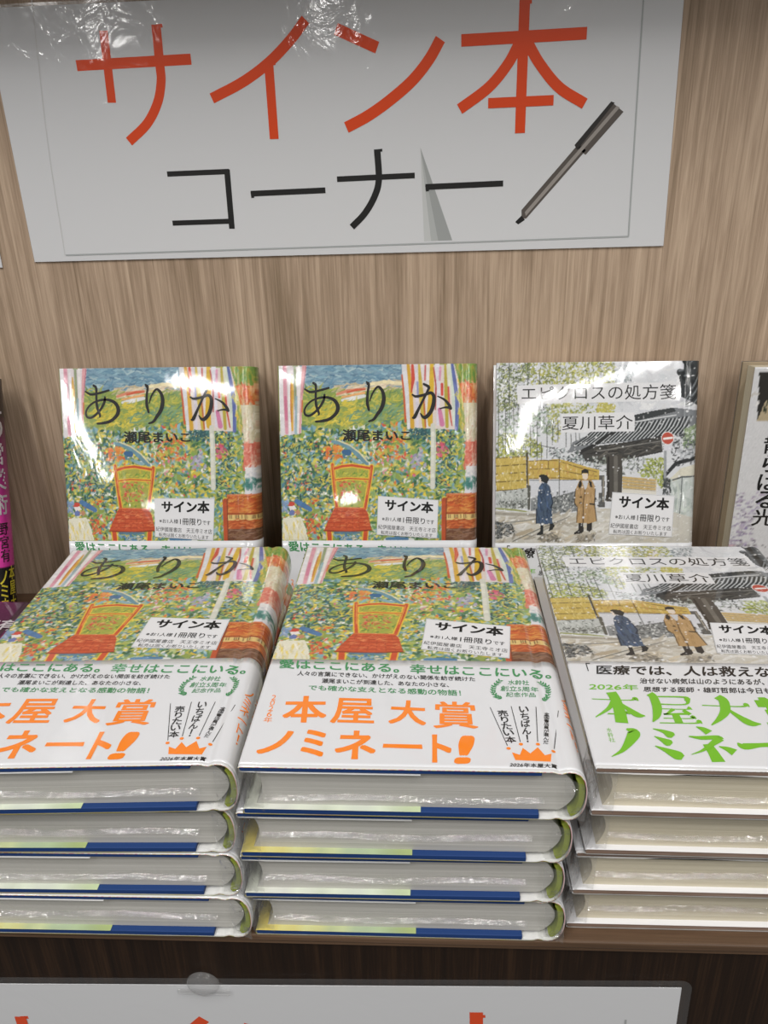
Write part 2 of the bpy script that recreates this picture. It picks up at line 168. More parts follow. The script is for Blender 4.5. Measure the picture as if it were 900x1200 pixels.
  1.88),(11.6,29.2,1.37)]),('S','9ab4bc',[(12.6,20.8,1.71),(11.7,45.2,2.57)]),('S','e8e2e0',[(14.4,0.5,1.71),(14.1,25,2.22),(13.3,45.2,1.88)]),('S','dba0a4',[(18.2,0.5,
  2.91),(15.9,20.9,1.71),(14.3,45.2,1.2)]),('S','b0687c',[(19.5,0.5,0.68),(16.9,17.5,0.51)]),('S','c8703c',[(16.5,23.4,1.03),(16,30.9,1.03)]),('P','dccfc8',[(84.9,-0.3),
  (120.5,0.2),(122.9,9.6),(124.9,22),(122.3,44.1),(89.5,42.1),(86.9,31.6),(85,13.3)]),('S','c8582c',[(85,6.7,1.03),(86.4,21.6,1.2),(87.2,38.3,1.37)]),('S','dcdce0',
  [(86.2,0.1,2.91),(88,13.4,2.91),(89.4,30,2.57),(89.3,42.5,2.05)]),('S','d8a830',[(89.3,0.2,2.22),(90.9,17.5,2.57),(91.9,41.7,2.91)]),('S','c84a38',[(92.1,0.6,1.88),
  (92.6,9.3,2.57),(91.3,18.4,0.86)]),('S','d8d0da',[(94.7,0.2,1.88),(95.1,17.6,2.05),(95.4,41.7,1.71)]),('S','8f94c0',[(95.5,11.8,1.37),(96.1,21.7,1.54)]),('S','c8b040',
  [(96.6,0.3,1.37),(98.2,21.8,3.42),(100,41.8,2.57)]),('S','e2dcdc',[(98.7,0.3,2.05),(100.5,13.5,1.71)]),('S','cc6a6a',[(100.9,0.7,1.2),(100.5,10.2,1.2)]),('S','e4e0dc',
  [(102.6,0.3,1.71),(102.6,21.8,1.88),(102.1,41.8,1.37)]),('S','d8b02c',[(105.2,0.4,2.57),(105.1,13.6,3.42),(103.8,31.8,3.93),(104.2,40.2,3.42)]),('S','c06a34',[(99.7,
  21.8,1.03),(100.9,41.8,1.2)]),('S','b04848',[(106.4,2,0.86),(108.1,13.6,1.2),(107.6,30.2,0.86)]),('S','dcd8e2',[(108.9,0.4,3.08),(109.9,17.7,2.22),(109.3,40.2,1.71)]),
  ('S','d898b4',[(111,2.1,1.71),(110.6,10.3,1.37)]),('S','d0483c',[(112.1,13.2,1.88),(112.2,20.2,1.71)]),('S','d07ca4',[(110.5,30.2,2.57),(112.2,40.2,3.42)]),('S',
  'b8a83c',[(114.3,0.5,1.54),(114.9,17.8,2.57),(115.6,41.9,2.22)]),('S','d8dcc8',[(116.8,0.5,2.57),(117.2,13.7,1.71)]),('S','c8503c',[(116.4,15.3,1.2),(117.2,30.3,1.2),
  (118.9,41.1,0.86)]),('S','ccd8c8',[(118.5,2.2,1.88),(119.9,22,2.22),(120.6,40.3,1.88)]),('S','5a68a4',[(119,0.1,1.88),(120.6,10.4,2.57),(122.2,22,2.57),(122.4,32,2.57),
  (121.9,43.7,2.22)]),('S','6f7cb8',[(121,13.7,1.03),(122.4,24.5,1.03)]),('S','d9d9cc',[(106,41,3.25),(106.3,55.3,3.42),(105.6,83.3,3.25)]),('S','c4c8ba',[(107.2,43.5,
  0.68),(107.1,80.7,0.68)]),('D',60,['d8b84c','b8b04c','c8c060'],[(121.4,9.6),(128.9,9.7),(127.3,50.4),(124.8,43.7)],5,1.2,80,12),('P','7c9a48',[(121.4,-1.1),(158.6,
  -0.6),(158.7,13.3),(123.9,12.9)]),('D',60,['5f8c3c','8aa84a','a4a848','6f9440','b09a48'],[(122.2,-1),(150.3,-0.7),(150.4,11.6),(123.9,11.3)],6,1.3,85,10),('P','d8703a',
  [(123.6,12.5),(158.7,12.5),(158.9,26.5),(126.6,25.8)]),('D',70,['dc8a48','cc5a30','e09a5a','d4643a','e4b080'],[(124.7,13),(150.5,13.2),(150.6,25.6),(126.8,25)],6,1.2,
  85,12),('P','d9d0b4',[(126.6,25.8),(158.9,26.5),(159.2,52.8),(128.6,52.1)]),('D',90,['e4dcc4','c8bc98','d0c4a0','ece6d4','d8b8a0'],[(127.3,27),(150.6,27.3),(150.8,
  51.4),(128.6,51.3)],7,0.9,85,10),('P','d8705c',[(128.2,52.1),(159.2,52.3),(159.4,71.7),(127,71.5)]),('D',70,['dc8068','cc5c4a','e0a08c','d46a58','e8b8a0'],[(128.2,
  52.9),(150.8,53.1),(151,70.8),(127.8,70.6)],6,1.1,85,12),('P','dcdce0',[(128.7,69.1),(159.4,69.3),(159.6,88.4),(127.5,87.8)]),('D',40,['4a8a80','5f9a90','3f7a74',
  '8ab0a8'],[(127.6,75.9),(151,76),(151.1,83.2),(127.6,83.1)],5.5,1.2,88,6),('D',30,['ece8e6','d8d4d8','e4e0dc'],[(128.7,69.1),(151,69.2),(151,75.1),(128.7,75)],4,1.2,85,
  12),('P','c86a30',[(114.9,87.9),(159.6,87.8),(159.9,120.5),(111.7,120.5),(112,92),(115.2,90.5)]),('D',130,['d8883c','cc6028','b85024','e09a48','d47030','a84820'],
  [(115.2,88.6),(151.1,88.7),(151.3,101.6),(115.6,101.4)],6,1.1,-8,14),('P','e0c078',[(114.3,102.3),(159.7,102.1),(159.8,105.9),(114.3,106.1)]),('S','5a3a28',[(116.6,
  102.5,0.51),(116.7,104.7,0.51)]),('S','5a3a28',[(117.8,102.5,0.51),(117.9,104.7,0.51)]),('S','5a3a28',[(120.7,102.5,0.51),(120.8,104.7,0.51)]),('S','5a3a28',[(121.7,
  102.5,0.51),(121.8,104.7,0.51)]),('S','5a3a28',[(122.8,102.5,0.51),(122.9,104.7,0.51)]),('S','5a3a28',[(125,102.5,0.51),(125.1,104.7,0.51)]),('S','5a3a28',[(127.2,
  102.5,0.51),(127.3,104.8,0.51)]),('S','5a3a28',[(128.4,102.5,0.51),(128.5,104.8,0.51)]),('S','5a3a28',[(129.4,102.5,0.51),(129.5,104.8,0.51)]),('S','5a3a28',[(131.6,
  102.5,0.51),(131.7,104.8,0.51)]),('S','5a3a28',[(132.6,102.5,0.51),(132.7,104.8,0.51)]),('S','5a3a28',[(133.8,102.5,0.51),(133.9,104.8,0.51)]),('S','5a3a28',[(135.6,
  102.5,0.51),(135.7,104.8,0.51)]),('S','5a3a28',[(136.9,102.5,0.51),(137,104.8,0.51)]),('S','5a3a28',[(139.1,102.6,0.51),(139.2,104.8,0.51)]),('S','5a3a28',[(140.3,
  102.6,0.51),(140.4,104.8,0.51)]),('P','bc5a2a',[(113.9,106.3),(159.8,106.1),(159.8,111.9),(113.9,112.1)]),('D',60,['cc6a34','a84a20','d88a50'],[(113.9,106.3),(151.3,
  106),(151.3,111.9),(113.9,112.1)],6,1,-4,8),('P','6e4630',[(115.2,112.1),(159.8,111.9),(159.9,120.5),(115.2,120.5)]),('D',50,['7c543c','5a3828','8a6448','94705c'],
  [(115.6,112.3),(151.4,112.1),(151.4,120.3),(115.6,120.3)],6,1,-6,12),('S','d88050',[(115.6,88.2,1.03),(151.1,88.1,1.03)]),('S','8a3c20',[(115.2,101.4,0.68),(151.3,
  101.4,0.68)]),('S','b85028',[(113.6,92,2.91),(113.3,120.5,2.57)]),('S','7c3c24',[(115.2,91.1,0.68),(114.8,120.5,0.68)])],
 'gate': [('P','d6d8dc',[(-4,-5.2),(158.6,-3.1),(165.2,138.3),(-2.9,138.2)]),('D',240,['dadce0','ccd0d4','e2e3e4','d0d2d8'],[(-4,-5.2),(142.6,-3.3),(144.7,45.6),(-3.7,
  44.3)],9,3,10,40),('D',620,['a4a83c','b8b848','8a943c','c8c458','74803c','9aa052','d0cc70'],[(20.7,-3.3),(77.9,-2.5),(79.2,12.1),(59,25),(39.3,29.8),(25.1,19.7)],2.4,
  1.1,-30,70),('D',300,['7c8a4c','98a458','b4b86a','66744a','8c9870'],[(0.1,-0.3),(23.2,0),(21,19.7),(14.5,29.5),(1.3,32.7)],2.4,1,-40,70),('D',260,['a8b04c','8c983e',
  'c0c060','707c3c','b8b450'],[(33.5,27.2),(78.8,27.7),(78.9,33.5),(43.8,48.1),(41.5,54.7),(35.5,48)],2.4,1.1,-40,70),('D',160,['88a080','a4b498','6f8a70','9cac88'],
  [(1.3,34.4),(36,29.7),(39.7,48),(1.4,49.4)],2.6,1.1,-40,70),('D',300,['98a43c','b4b840','808c38','c4c458','66743a'],[(0.6,47.7),(19.7,47.8),(31.5,54.6),(31.6,63),(0.7,
  62.8)],2.4,1,-60,50),('D',330,['3c4438','4a5044','2e342e','5c6454','39423c'],[(1,-0.3),(23.2,1.7),(21,18),(37.7,29.7),(39.6,44.7),(21.4,46.2),(1.3,41)],1.6,0.5,-50,80),
  ('D',220,['4a5240','3a4034','5a6248'],[(23.2,-3.2),(77.9,-2.5),(78.4,12.9),(37.7,29.7),(25.2,22.2)],1.4,0.4,-40,80),('D',160,['eceef0','e4e6e8','f2f2f2'],[(1,-0.3),(78,
  -0.9),(43,48),(1.4,49.4)],1,0.7,-40,80),('S','3f463c',[(8.4,-1.8,0.43),(8.8,19.5,0.51),(8.9,41.1,0.43)]),('S','3f463c',[(20.7,-1.6,0.43),(21.2,13.9,0.51),(21.2,29.6,
  0.43)]),('S','3f463c',[(6.2,29.4,0.43),(6.6,45.2,0.51),(6.6,61.2,0.43)]),('S','3f463c',[(11.6,29.5,0.43),(12,45.3,0.51),(12.1,61.2,0.43)]),('S','3f463c',[(18.4,44.5,
  0.43),(18.8,52.9,0.51),(18.7,61.2,0.43)]),('S','3f463c',[(23,41.2,0.43),(23.4,51.2,0.51),(23.3,61.3,0.43)]),('S','3f463c',[(27.5,37.9,0.43),(27.9,51.3,0.51),(28,64.7,
  0.43)]),('S','3f463c',[(30.6,52.9,0.43),(31,58.8,0.51),(30.9,64.7,0.43)]),('S','3f463c',[(34.2,41.3,0.43),(34.6,52.6,0.51),(34.6,63.9,0.43)]),('S','3f463c',[(1.1,19.5,
  0.43),(1.6,41,0.51),(1.6,62.8,0.43)]),('S','3f463c',[(14.4,21.2,0.43),(14.7,27.9,0.51),(14.7,34.5,0.43)]),('S','3f463c',[(28.6,5,0.43),(29,12.4,0.51),(28.9,19.8,
  0.43)]),('S','3f463c',[(37.9,41.3,0.43),(38.3,48,0.51),(38.2,54.7,0.43)]),('S','3f463c',[(41.6,38.1,0.43),(41.9,45.5,0.51),(41.9,53,0.43)]),('S','3f463c',[(47.1,46.4,
  0.43),(47.4,51.4,0.51),(47.4,56.4,0.43)]),('S','3f463c',[(50.4,46.4,0.43),(50.8,51.4,0.51),(50.7,56.4,0.43)]),('S','3f463c',[(53.7,46.5,0.43),(54.1,52.3,0.51),(54.1,
  58.1,0.43)]),('S','3f463c',[(56.2,47.3,0.43),(56.6,53.2,0.51),(56.6,59,0.43)]),('S','565c50',[(1.4,47.7,0.34),(18.1,51.2,0.51),(31.5,55.5,0.51),(39.8,57.2,0.43)]),('D',
  200,['40464a','56605c','7c8a86','a8b4b4','2f3434'],[(36.5,56.3),(71.4,59.9),(71.7,70),(43.3,66.5),(36.6,63)],2,0.8,-30,80),('D',120,['8c989c','a4aeb4','6c787c',
  'bcc4c8'],[(80.2,3.2),(93.9,0.9),(90.2,12.3),(78,13.8)],2.2,0.7,40,60),('D',90,['c0b848','b4a83c','d0c860'],[(67.7,26.8),(75.9,26.8),(81.7,30.2),(77.8,34.3),(67.9,
  34.2)],2.2,1,20,70),('P','3c4042',[(123.8,-1.5),(136.6,-2.6),(138,30.8),(123.1,23.2),(121.8,13.4),(120.9,6.9),(124.4,5.4)]),('S','24282a',[(125,-0.3,4.28),(128.8,3.4,
  4.28)]),('S','70767a',[(124.5,-1.1,1.2),(127.1,-1.5,1.2)]),('S','24282a',[(121.7,7,4.28),(125.4,10.6,4.28)]),('S','70767a',[(121.2,6.1,1.2),(123.7,5.7,1.2)]),('S',
  '24282a',[(125.4,10.2,4.28),(129.2,13.9,4.28)]),('S','70767a',[(124.9,9.4,1.2),(127.5,9,1.2)]),('S','1f2324',[(136.8,1.5,0.77),(132.3,11.1,0.77),(126.4,24.1,0.51)]),
  ('S','888e92',[(136.9,5.5,0.77),(131.8,14.8,0.77),(126.4,25.2,0.51)]),('S','1f2324',[(137.1,9.6,0.77),(131.3,18.4,0.77),(126.5,26.4,0.51)]),('S','888e92',[(137.3,13.6,
  0.77),(130.8,22.1,0.77),(126.5,27.5,0.51)]),('S','1f2324',[(137.5,17.7,0.77),(130.3,25.8,0.77),(126.6,28.7,0.51)]),('S','888e92',[(137.6,21.8,0.77),(129.8,29.4,0.77),
  (126.6,29.8,0.51)]),('P','7c8084',[(92.5,35.2),(118.5,30.4),(133.2,32.3),(137.2,32.4),(138.5,42.3),(125.7,48.7),(114.3,48.6),(93.1,52.6),(68.4,54.9),(48.7,60.6),(51.8,
  53.1),(68.2,45.8),(92.7,41.8)]),('P','383c3e',[(92.5,35.2),(103.9,32.7),(118.5,30.4),(120.2,33),(104,37),(93.5,39.2)]),('S','d8dadc',[(93.5,39.8,0.68),(107.3,37.4,
  0.77),(120.3,35.5,0.6)]),('S','2e3234',[(64.9,45.7,1.11),(60,50.7,1.2),(52.7,55.6,1.11)]),('S','c8ccce',[(66.1,45.7,0.51),(61.1,50.7,0.6),(53.9,55.6,0.51)]),('S',
  '2e3234',[(67.5,45.3,1.11),(62.7,50.3,1.2),(55.5,55.3,1.11)]),('S','c8ccce',[(68.7,45.3,0.51),(63.9,50.3,0.6),(56.7,55.3,0.51)]),('S','2e3234',[(70.1,44.8,1.11),(65.4,
  49.9,1.2),(58.4,55,1.11)]),('S','c8ccce',[(71.4,44.8,0.51),(66.6,49.9,0.6),(59.5,55,0.51)]),('S','2e3234',[(72.8,44.3,1.11),(68.2,49.5,1.2),(61.2,54.7,1.11)]),('S',
  'c8ccce',[(74,44.3,0.51),(69.3,49.5,0.6),(62.4,54.8,0.51)]),('S','2e3234',[(75.4,43.8,1.11),(70.9,49.1,1.2),(64.1,54.4,1.11)]),('S','c8ccce',[(76.6,43.8,0.51),(72,49.2,
  0.6),(65.2,54.5,0.51)]),('S','2e3234',[(78,43.4,1.11),(73.6,48.8,1.2),(66.9,54.2,1.11)]),('S','c8ccce',[(79.2,43.4,0.51),(74.8,48.8,0.6),(68.1,54.2,0.51)]),('S',
  '2e3234',[(80.6,42.9,1.11),(76.3,48.4,1.2),(69.7,53.9,1.11)]),('S','c8ccce',[(81.9,42.9,0.51),(77.5,48.4,0.6),(70.9,53.9,0.51)]),('S','2e3234',[(83.2,42.4,1.11),(79.1,
  48,1.2),(72.6,53.6,1.11)]),('S','c8ccce',[(84.5,42.4,0.51),(80.2,48,0.6),(73.7,53.6,0.51)]),('S','2e3234',[(85.8,41.9,1.11),(81.8,47.6,1.2),(75.4,53.3,1.11)]),('S',
  'c8ccce',[(87.1,42,0.51),(82.9,47.6,0.6),(76.6,53.3,0.51)]),('S','2e3234',[(88.5,41.5,1.11),(84.5,47.2,1.2),(78.2,53,1.11)]),('S','c8ccce',[(89.7,41.5,0.51),(85.7,47.2,
  0.6),(79.4,53,0.51)]),('S','2e3234',[(91.1,41,1.11),(87.2,46.8,1.2),(81.1,52.7,1.11)]),('S','c8ccce',[(92.3,41,0.51),(88.4,46.8,0.6),(82.2,52.7,0.51)]),('S','2e3234',
  [(93.7,40.5,1.11),(89.9,46.4,1.2),(83.9,52.4,1.11)]),('S','c8ccce',[(94.9,40.5,0.51),(91.1,46.4,0.6),(85,52.4,0.51)]),('S','2e3234',[(96.3,40.2,1.11),(92.7,46.1,1.2),
  (86.7,52.1,1.11)]),('S','c8ccce',[(97.5,40.2,0.51),(93.8,46.2,0.6),(87.9,52.1,0.51)]),('S','2e3234',[(98.9,39.9,1.11),(95.4,45.9,1.2),(89.5,51.8,1.11)]),('S','c8ccce',
  [(100.1,39.9,0.51),(96.5,45.9,0.6),(90.7,51.8,0.51)]),('S','2e3234',[(101.5,39.6,1.11),(98.1,45.6,1.2),(92.3,51.5,1.11)]),('S','c8ccce',[(102.7,39.6,0.51),(99.2,45.6,
  0.6),(93.5,51.5,0.51)]),('S','2e3234',[(104.1,39.3,1.11),(100.8,45.3,1.2),(95.2,51.2,1.11)]),('S','c8ccce',[(105.3,39.3,0.51),(101.9,45.3,0.6),(96.3,51.2,0.51)]),('S',
  '2e3234',[(106.7,39,1.11),(103.5,45,1.2),(98,50.9,1.11)]),('S','c8ccce',[(108,39,0.51),(104.7,45,0.6),(99.1,50.9,0.51)]),('S','2e3234',[(109.3,38.7,1.11),(106.2,44.7,
  1.2),(100.8,50.6,1.11)]),('S','c8ccce',[(110.6,38.7,0.51),(107.4,44.7,0.6),(101.9,50.6,0.51)]),('S','2e3234',[(111.9,38.4,1.11),(108.9,44.4,1.2),(103.6,50.3,1.11)]),
  ('S','c8ccce',[(113.2,38.5,0.51),(110.1,44.4,0.6),(104.7,50.4,0.51)]),('S','2e3234',[(114.5,38.1,1.11),(111.6,44.1,1.2),(106.4,50.1,1.11)]),('S','c8ccce',[(115.8,38.2,
  0.51),(112.8,44.1,0.6),(107.6,50.1,0.51)]),('S','2e3234',[(117.1,37.9,1.11),(114.3,43.8,1.2),(109.2,49.8,1.11)]),('S','c8ccce',[(118.4,37.9,0.51),(115.5,43.8,0.6),
  (110.4,49.8,0.51)]),('S','2e3234',[(119.7,37.6,1.11),(117,43.5,1.2),(112,49.5,1.11)]),('S','c8ccce',[(121,37.6,0.51),(118.2,43.5,0.6),(113.2,49.5,0.51)]),('S','2e3234',
  [(122.3,37.3,1.11),(119.7,43.2,1.2),(114.8,49.2,1.11)]),('S','c8ccce',[(123.5,37.3,0.51),(120.9,43.2,0.6),(116,49.2,0.51)]),('S','2e3234',[(124.9,37,1.11),(122.4,42.9,
  1.2),(117.6,48.9,1.11)]),('S','c8ccce',[(126.1,37,0.51),(123.6,42.9,0.6),(118.8,48.9,0.51)]),('S','2e3234',[(127.5,36.7,1.11),(125.1,42.6,1.2),(120.4,48.6,1.11)]),('S',
  'c8ccce',[(128.7,36.7,0.51),(126.3,42.7,0.6),(121.6,48.6,0.51)]),('S','2e3234',[(130.1,36.4,1.11),(127.8,42.4,1.2),(123.2,48.3,1.11)]),('S','c8ccce',[(131.3,36.4,0.51),
  (129,42.4,0.6),(124.4,48.3,0.51)]),('S','2a2a2a',[(58.1,59.8,3.42),(67.1,54.9,2.22),(76,48.3,1.71),(80.1,46.7,1.2)]),('S','303234',[(62.3,61.6,3.42),(71.4,59.1,3.93),
  (79.6,57.1,3.42),(95.9,53.5,3.08),(112.2,49.9,2.57)]),('P','42413e',[(57.8,60.7),(68.4,55.8),(93.1,52.6),(111,50.3),(112.2,60.2),(93.4,64.3),(73.7,68.3),(60.4,65.7)]),
  ('D',120,['55524c','38342f','6c6860','2c2a28'],[(60.3,61.5),(68.4,56.2),(111.1,50.7),(111.8,60.2),(93.4,64.3),(68.7,68.3)],6,0.7,-12,8),('S','8c8a84',[(68.5,59.5,0.51),
  (93.2,55.5,0.51),(111.1,52.8,0.43)]),('D',160,['7c9468','94a87c','66805a','a8b894'],[(125.6,45.4),(136.8,40.6),(137.5,57.1),(126,57)],2.4,1.1,-30,70),('D',150,
  ['2f3334','44484a','787e80','5a6062'],[(117.5,48.7),(127.3,47.1),(136.6,55.4),(137,67.1),(120,70.3),(117.9,58.6)],2.2,0.9,-30,60),('D',30,['c8ccd0','b4b8bc'],[(122,
  58.7),(136.6,55.4),(137,67.1),(123.1,65.3)],3,1.6,-40,30),('D',200,['5c645c','80887c','a4aca8','3c4440','c4c8c4'],[(63.6,63.4),(103.3,63.6),(102,76.2),(63.9,73.4)],2.2,
  0.9,-40,80),('D',180,['a4b040','8a963a','b8c050','707c34'],[(101.7,65.3),(113.1,63.7),(113.9,86.3),(107.1,77.9),(95.4,76.1)],2.2,1,-40,80),('P','d6ccb0',[(85.9,76.5),
  (109.6,79.2),(108.6,86.3),(86.2,86.6)]),('P','dcd8cc',[(85.8,85.8),(109,85.9),(109.1,89.7),(85.9,89.6)]),('S','c8a860',[(86.4,77.4,1.37),(107.9,79.3,1.2)]),('S',
  '8a7448',[(86.4,78.4,0.34),(108,80.3,0.34)]),('S','c8a860',[(86.4,79.5,1.37),(108,81.4,1.2)]),('S','8a7448',[(86.5,80.5,0.34),(108,82.4,0.34)]),('S','c8a860',[(86.5,
  81.6,1.37),(108.1,83.5,1.2)]),('S','8a7448',[(86.5,82.6,0.34),(108.1,84.5,0.34)]),('S','c8a860',[(86.6,83.7,1.37),(108.1,85.6,1.2)]),('S','8a7448',[(86.6,84.7,0.34),
  (108.2,86.7,0.34)]),('P','4a4640',[(74.5,61.8),(85.5,61.8),(85.8,86.2),(85.6,93.8),(74.5,93.8),(75.7,86.2)]),('S','6e6a62',[(81,63.5,2.57),(81.7,86.2,2.57)]),('S',
  '2c2824',[(76.1,63.5,1.2),(76.8,92.1,1.2)]),('P','5a5a58',[(69.8,76),(73.9,76),(74.5,98),(70.3,98)]),('S','a09888',[(73.1,76.9,0.68),(73.4,93.8,0.68)]),('P','d8d4c0',
  [(115.4,80.5),(124.9,71.3),(137.1,68),(137.5,78.9),(126,78),(117.1,81.3)]),('S','2f3234',[(114,76.7,2.22),(121.5,67.9,2.57),(136.9,63.9,2.57)]),('S','5c6264',[(117,
  80.1,0.86),(126,77.3,1.2),(137.4,76.8,1.03)]),('P','c4ccc8',[(117.5,81.3),(126,77.8),(137.5,77.4),(137.6,111),(123.1,110.1),(119.6,105.8)]),('D',80,['b4beb8','d0d6d2',
  'a8b4ae','c8d2c8'],[(117.9,82.2),(135.9,78.9),(136.3,109.3),(122.2,109.2)],6,1.6,85,20),('S','40464a',[(126,78,0.6),(125.8,94,0.51),(124.7,109.2,0.51)]),('S','5a6064',
  [(123.9,109.7,0.86),(137.6,111.4,0.86)]),('P','4a4c48',[(121.5,112.6),(137.7,112.7),(137.2,121.2),(123.5,120.8)]),('D',60,['2f322e','6a6c66','8a8c88'],[(121.5,112.6),
  (137.7,112.7),(137.2,120.8),(123.5,120.8)],2.4,0.8,0,70),('S','9a9ea2',[(114,58.7,1.71),(114.4,75.4,1.71),(114.4,88.9,1.54)]),('D',40,['3a4040','4c5250'],[(113.7,78.8),
  (118.6,78.8),(118.2,88.9),(113.2,88.9)],3,1,80,20),('P','ccb048',[(-0.1,63.8),(20.3,62.2),(21.1,84.2),(0.5,86.6)]),('P','ccac44',[(22.5,65.6),(43.3,64.5),(70,72.2),
  (70.2,79.4),(43.6,78.4),(22.6,78.3)]),('S','6e5c28',[(0,63.6,0.68),(9.9,63.2,0.77),(20.4,62.4,0.68)]),('S','6e5c28',[(0.1,69.1,0.68),(10,68.6,0.77),(20.5,67.9,0.68)]),
  ('S','6e5c28',[(0.1,74.6,0.68),(10,74.1,0.77),(20.6,73.3,0.68)]),('S','6e5c28',[(0.2,80.1,0.68),(10.1,79.6,0.77),(20.6,78.8,0.68)]),('S','6e5c28',[(0.2,86,0.68),(10.1,
  85.6,0.77),(20.7,84.8,0.68)]),('S','7a6430',[(22.6,65.8,0.6),(32.5,65.3,0.68),(43,65.6,0.6)]),('S','7a6430',[(22.7,71.5,0.6),(32.6,71.1,0.68),(43.1,71.3,0.6)]),('S',
  '7a6430',[(22.8,77.8,0.6),(32.7,77.4,0.68),(43.2,77.6,0.6)]),('S','7a6430',[(43.3,66.2,0.51),(56.7,70.5,0.68),(68.4,73.5,0.6)]),('S','7a6430',[(43.4,72.1,0.51),(56.8,
  74.9,0.68),(68.5,76.4,0.6)]),('S','7a6430',[(43.5,77.1,0.51),(56.9,78.7,0.68),(68.6,78.9,0.6)]),('D',120,['d8c060','bca03c','e0cc78','c4a848'],[(0.3,64.2),(20.2,62.6),
  (20.7,83.8),(0.7,86.2)],2.6,0.8,85,10),('D',120,['d8b858','bc983c','e0c878','c4a040','c89848'],[(22.6,66),(43,64.9),(68.4,74.3),(68.5,78.5),(43.2,77.5),(22.8,77.6)],
  2.6,0.8,85,10),('S','40382a',[(21.2,60.5,1.37),(21.9,84.2,1.37)]),('S','b89c44',[(22.1,63.1,0.68),(22.5,83.3,0.68)]),('S','6a5628',[(35.8,65.3,0.51),(35.7,70.7,0.51)]),
  ('S','6a5628',[(43,64.9,0.6),(43.4,78.4,0.6)]),('P','bcc0bc',[(0.2,87.1),(22.7,84.2),(23.3,98.7),(0.6,98.2)]),('D',90,['9aa09a','7c827c','ccd0cc','5c625c'],[(0.5,87.5),
  (22.7,85),(23.1,98.7),(0.8,97.9)],3,0.8,80,50),('D',60,['4a4e48','5c605a','888c84'],[(0.5,93.5),(20.3,92.7),(20.4,98.2),(0.8,97.7)],2,0.8,30,80),('P','d0d2d8',[(23.3,
  79.1),(71.9,79),(72.1,87.8),(43.8,90.2),(24.1,90.6)]),('P','84888a',[(24.1,91),(28.7,91),(28.8,100.4),(24.2,100.4)]),('P','7c8080',[(37.9,91.1),(43.8,89.4),(54.6,86.5),
  (55.7,100.5),(39,102.2)]),('D',220,['4c5050','34383a','a4a8a8','c8cac8','6c7070'],[(24.1,91),(43.7,86.8),(54.6,86.5),(72.2,92.1),(72.4,98.9),(39,101.7),(24.6,99.5)],
  1.8,0.9,20,80),('S','5c6060',[(23.3,78.9,0.51),(43.6,78.9,0.51),(54.4,78.9,0.51)]),('S','5c6060',[(43.2,79.2,0.51),(43.6,89.4,0.51)]),('S','5a5a50',[(22.9,83.3,2.05),
  (22.9,98.7,1.71)]),('S','9aa058',[(0.6,98.4,1.2),(13.7,99.5,1.37),(25.5,101.3,0.68)]),('P','c8c4b8',[(0.2,99.9),(25.5,101.7),(40.7,103),(72.4,98.9),(105.6,96.4),(147.4,
  109.3),(148,122.9),(0.4,122.7)]),('D',160,['b8b0a0','d4d0c8','c4b8a0','a49c8c','dcdad4','ccbfa6'],[(0.2,100.3),(72.4,100.6),(73,122),(0.3,121.8)],9,1.8,-14,14),('D',80,
  ['c8c4b8','d4d0c8','dcdad4','ccc4b0'],[(69.5,98.9),(123.1,110.9),(123.5,121.2),(70,121.1)],9,2,-6,14),('S','a09a8c',[(0.6,102,1.71),(13.7,102.5,2.22),(30.6,103,1.37),
  (44,102.2,0.68)]),('S','888880',[(0.7,108.9,0.68),(18.8,107.2,0.86),(37.3,104.3,0.68)]),('S','70706a',[(12.2,121.4,0.68),(29,113.3,0.68),(47.4,105.6,0.6)]),('S',
  '9a968c',[(22.4,119.3,0.86),(35.8,112.4,0.86),(50.7,103.9,0.68)]),('S','b4a68c',[(15.6,116.7,2.57),(24.8,113.3,2.22)]),('D',110,['3c4040','54585a','2c3030','74787a',
  '989c9c'],[(0.4,106.3),(11.3,109.8),(15.6,116.7),(2,119.3),(0.5,119.3)],3,0.9,5,40),('D',50,['8a8478','6c685c','a49a88'],[(30.8,116.7),(45.9,115.9),(44.4,121.5),(30.9,
  121.5)],4,1,-10,40),('D',50,['6c6860','8a8478','a49a88'],[(55.2,116.8),(67.8,116.8),(67.1,121.5),(56.2,121.5)],4,0.9,-60,40),('P','22262a',[(30.8,108.1),(33.2,108.1),
  (33.1,116.7),(28.7,117.1),(28.9,115.7),(31.2,114.1)]),('P','22262a',[(37.2,108.1),(39.2,108.1),(40.8,110.6),(39.2,113.3),(36.5,114.3),(37.3,111.6)]),('P','44586f',
  [(31.1,81.3),(34.4,80.4),(36.5,82.6),(37.9,87.7),(39.7,94.5),(38.5,97.9),(39.3,109),(33.2,109.4),(28,108.8),(28.4,98.7),(28.7,90.2),(29.4,84.2)]),('D',60,['2f4462',
  '48628a','3a5070','28384e'],[(30.2,82.5),(35.3,81.7),(37.9,88.5),(38.6,108.1),(29,108.1),(29.1,91.9)],5,0.8,82,12),('S','1f2c3e',[(28.1,98.7,0.68),(28.1,108.8,0.77)]),
  ('S','1f2c3e',[(36.8,83.4,0.51),(39.2,94.5,0.68),(37.9,97.9,1.03)]),('P','ded0c2',[(29.2,77),(31,76.8),(31.7,80.2),(30.1,81)]),('P','262828',[(29.1,76.2),(31,74.8),
  (34.7,75.4),(36.4,77.9),(35.2,81),(33.2,80.7),(31.2,79.8),(30.6,77.3)]),('P','2c2a2a',[(56.9,108.2),(60.2,108.2),(60.6,114.2),(59,115.9),(53.9,116.6),(54.3,115.2),(57,
  113.3)]),('P','2c2a2a',[(62.4,108.2),(66.1,108.2),(66.2,113.4),(64.4,114.9),(62.7,113.8)]),('P','b8935c',[(56.9,79.3),(60.2,78.5),(65.2,78.9),(67.8,83.6),(67.3,95.4),
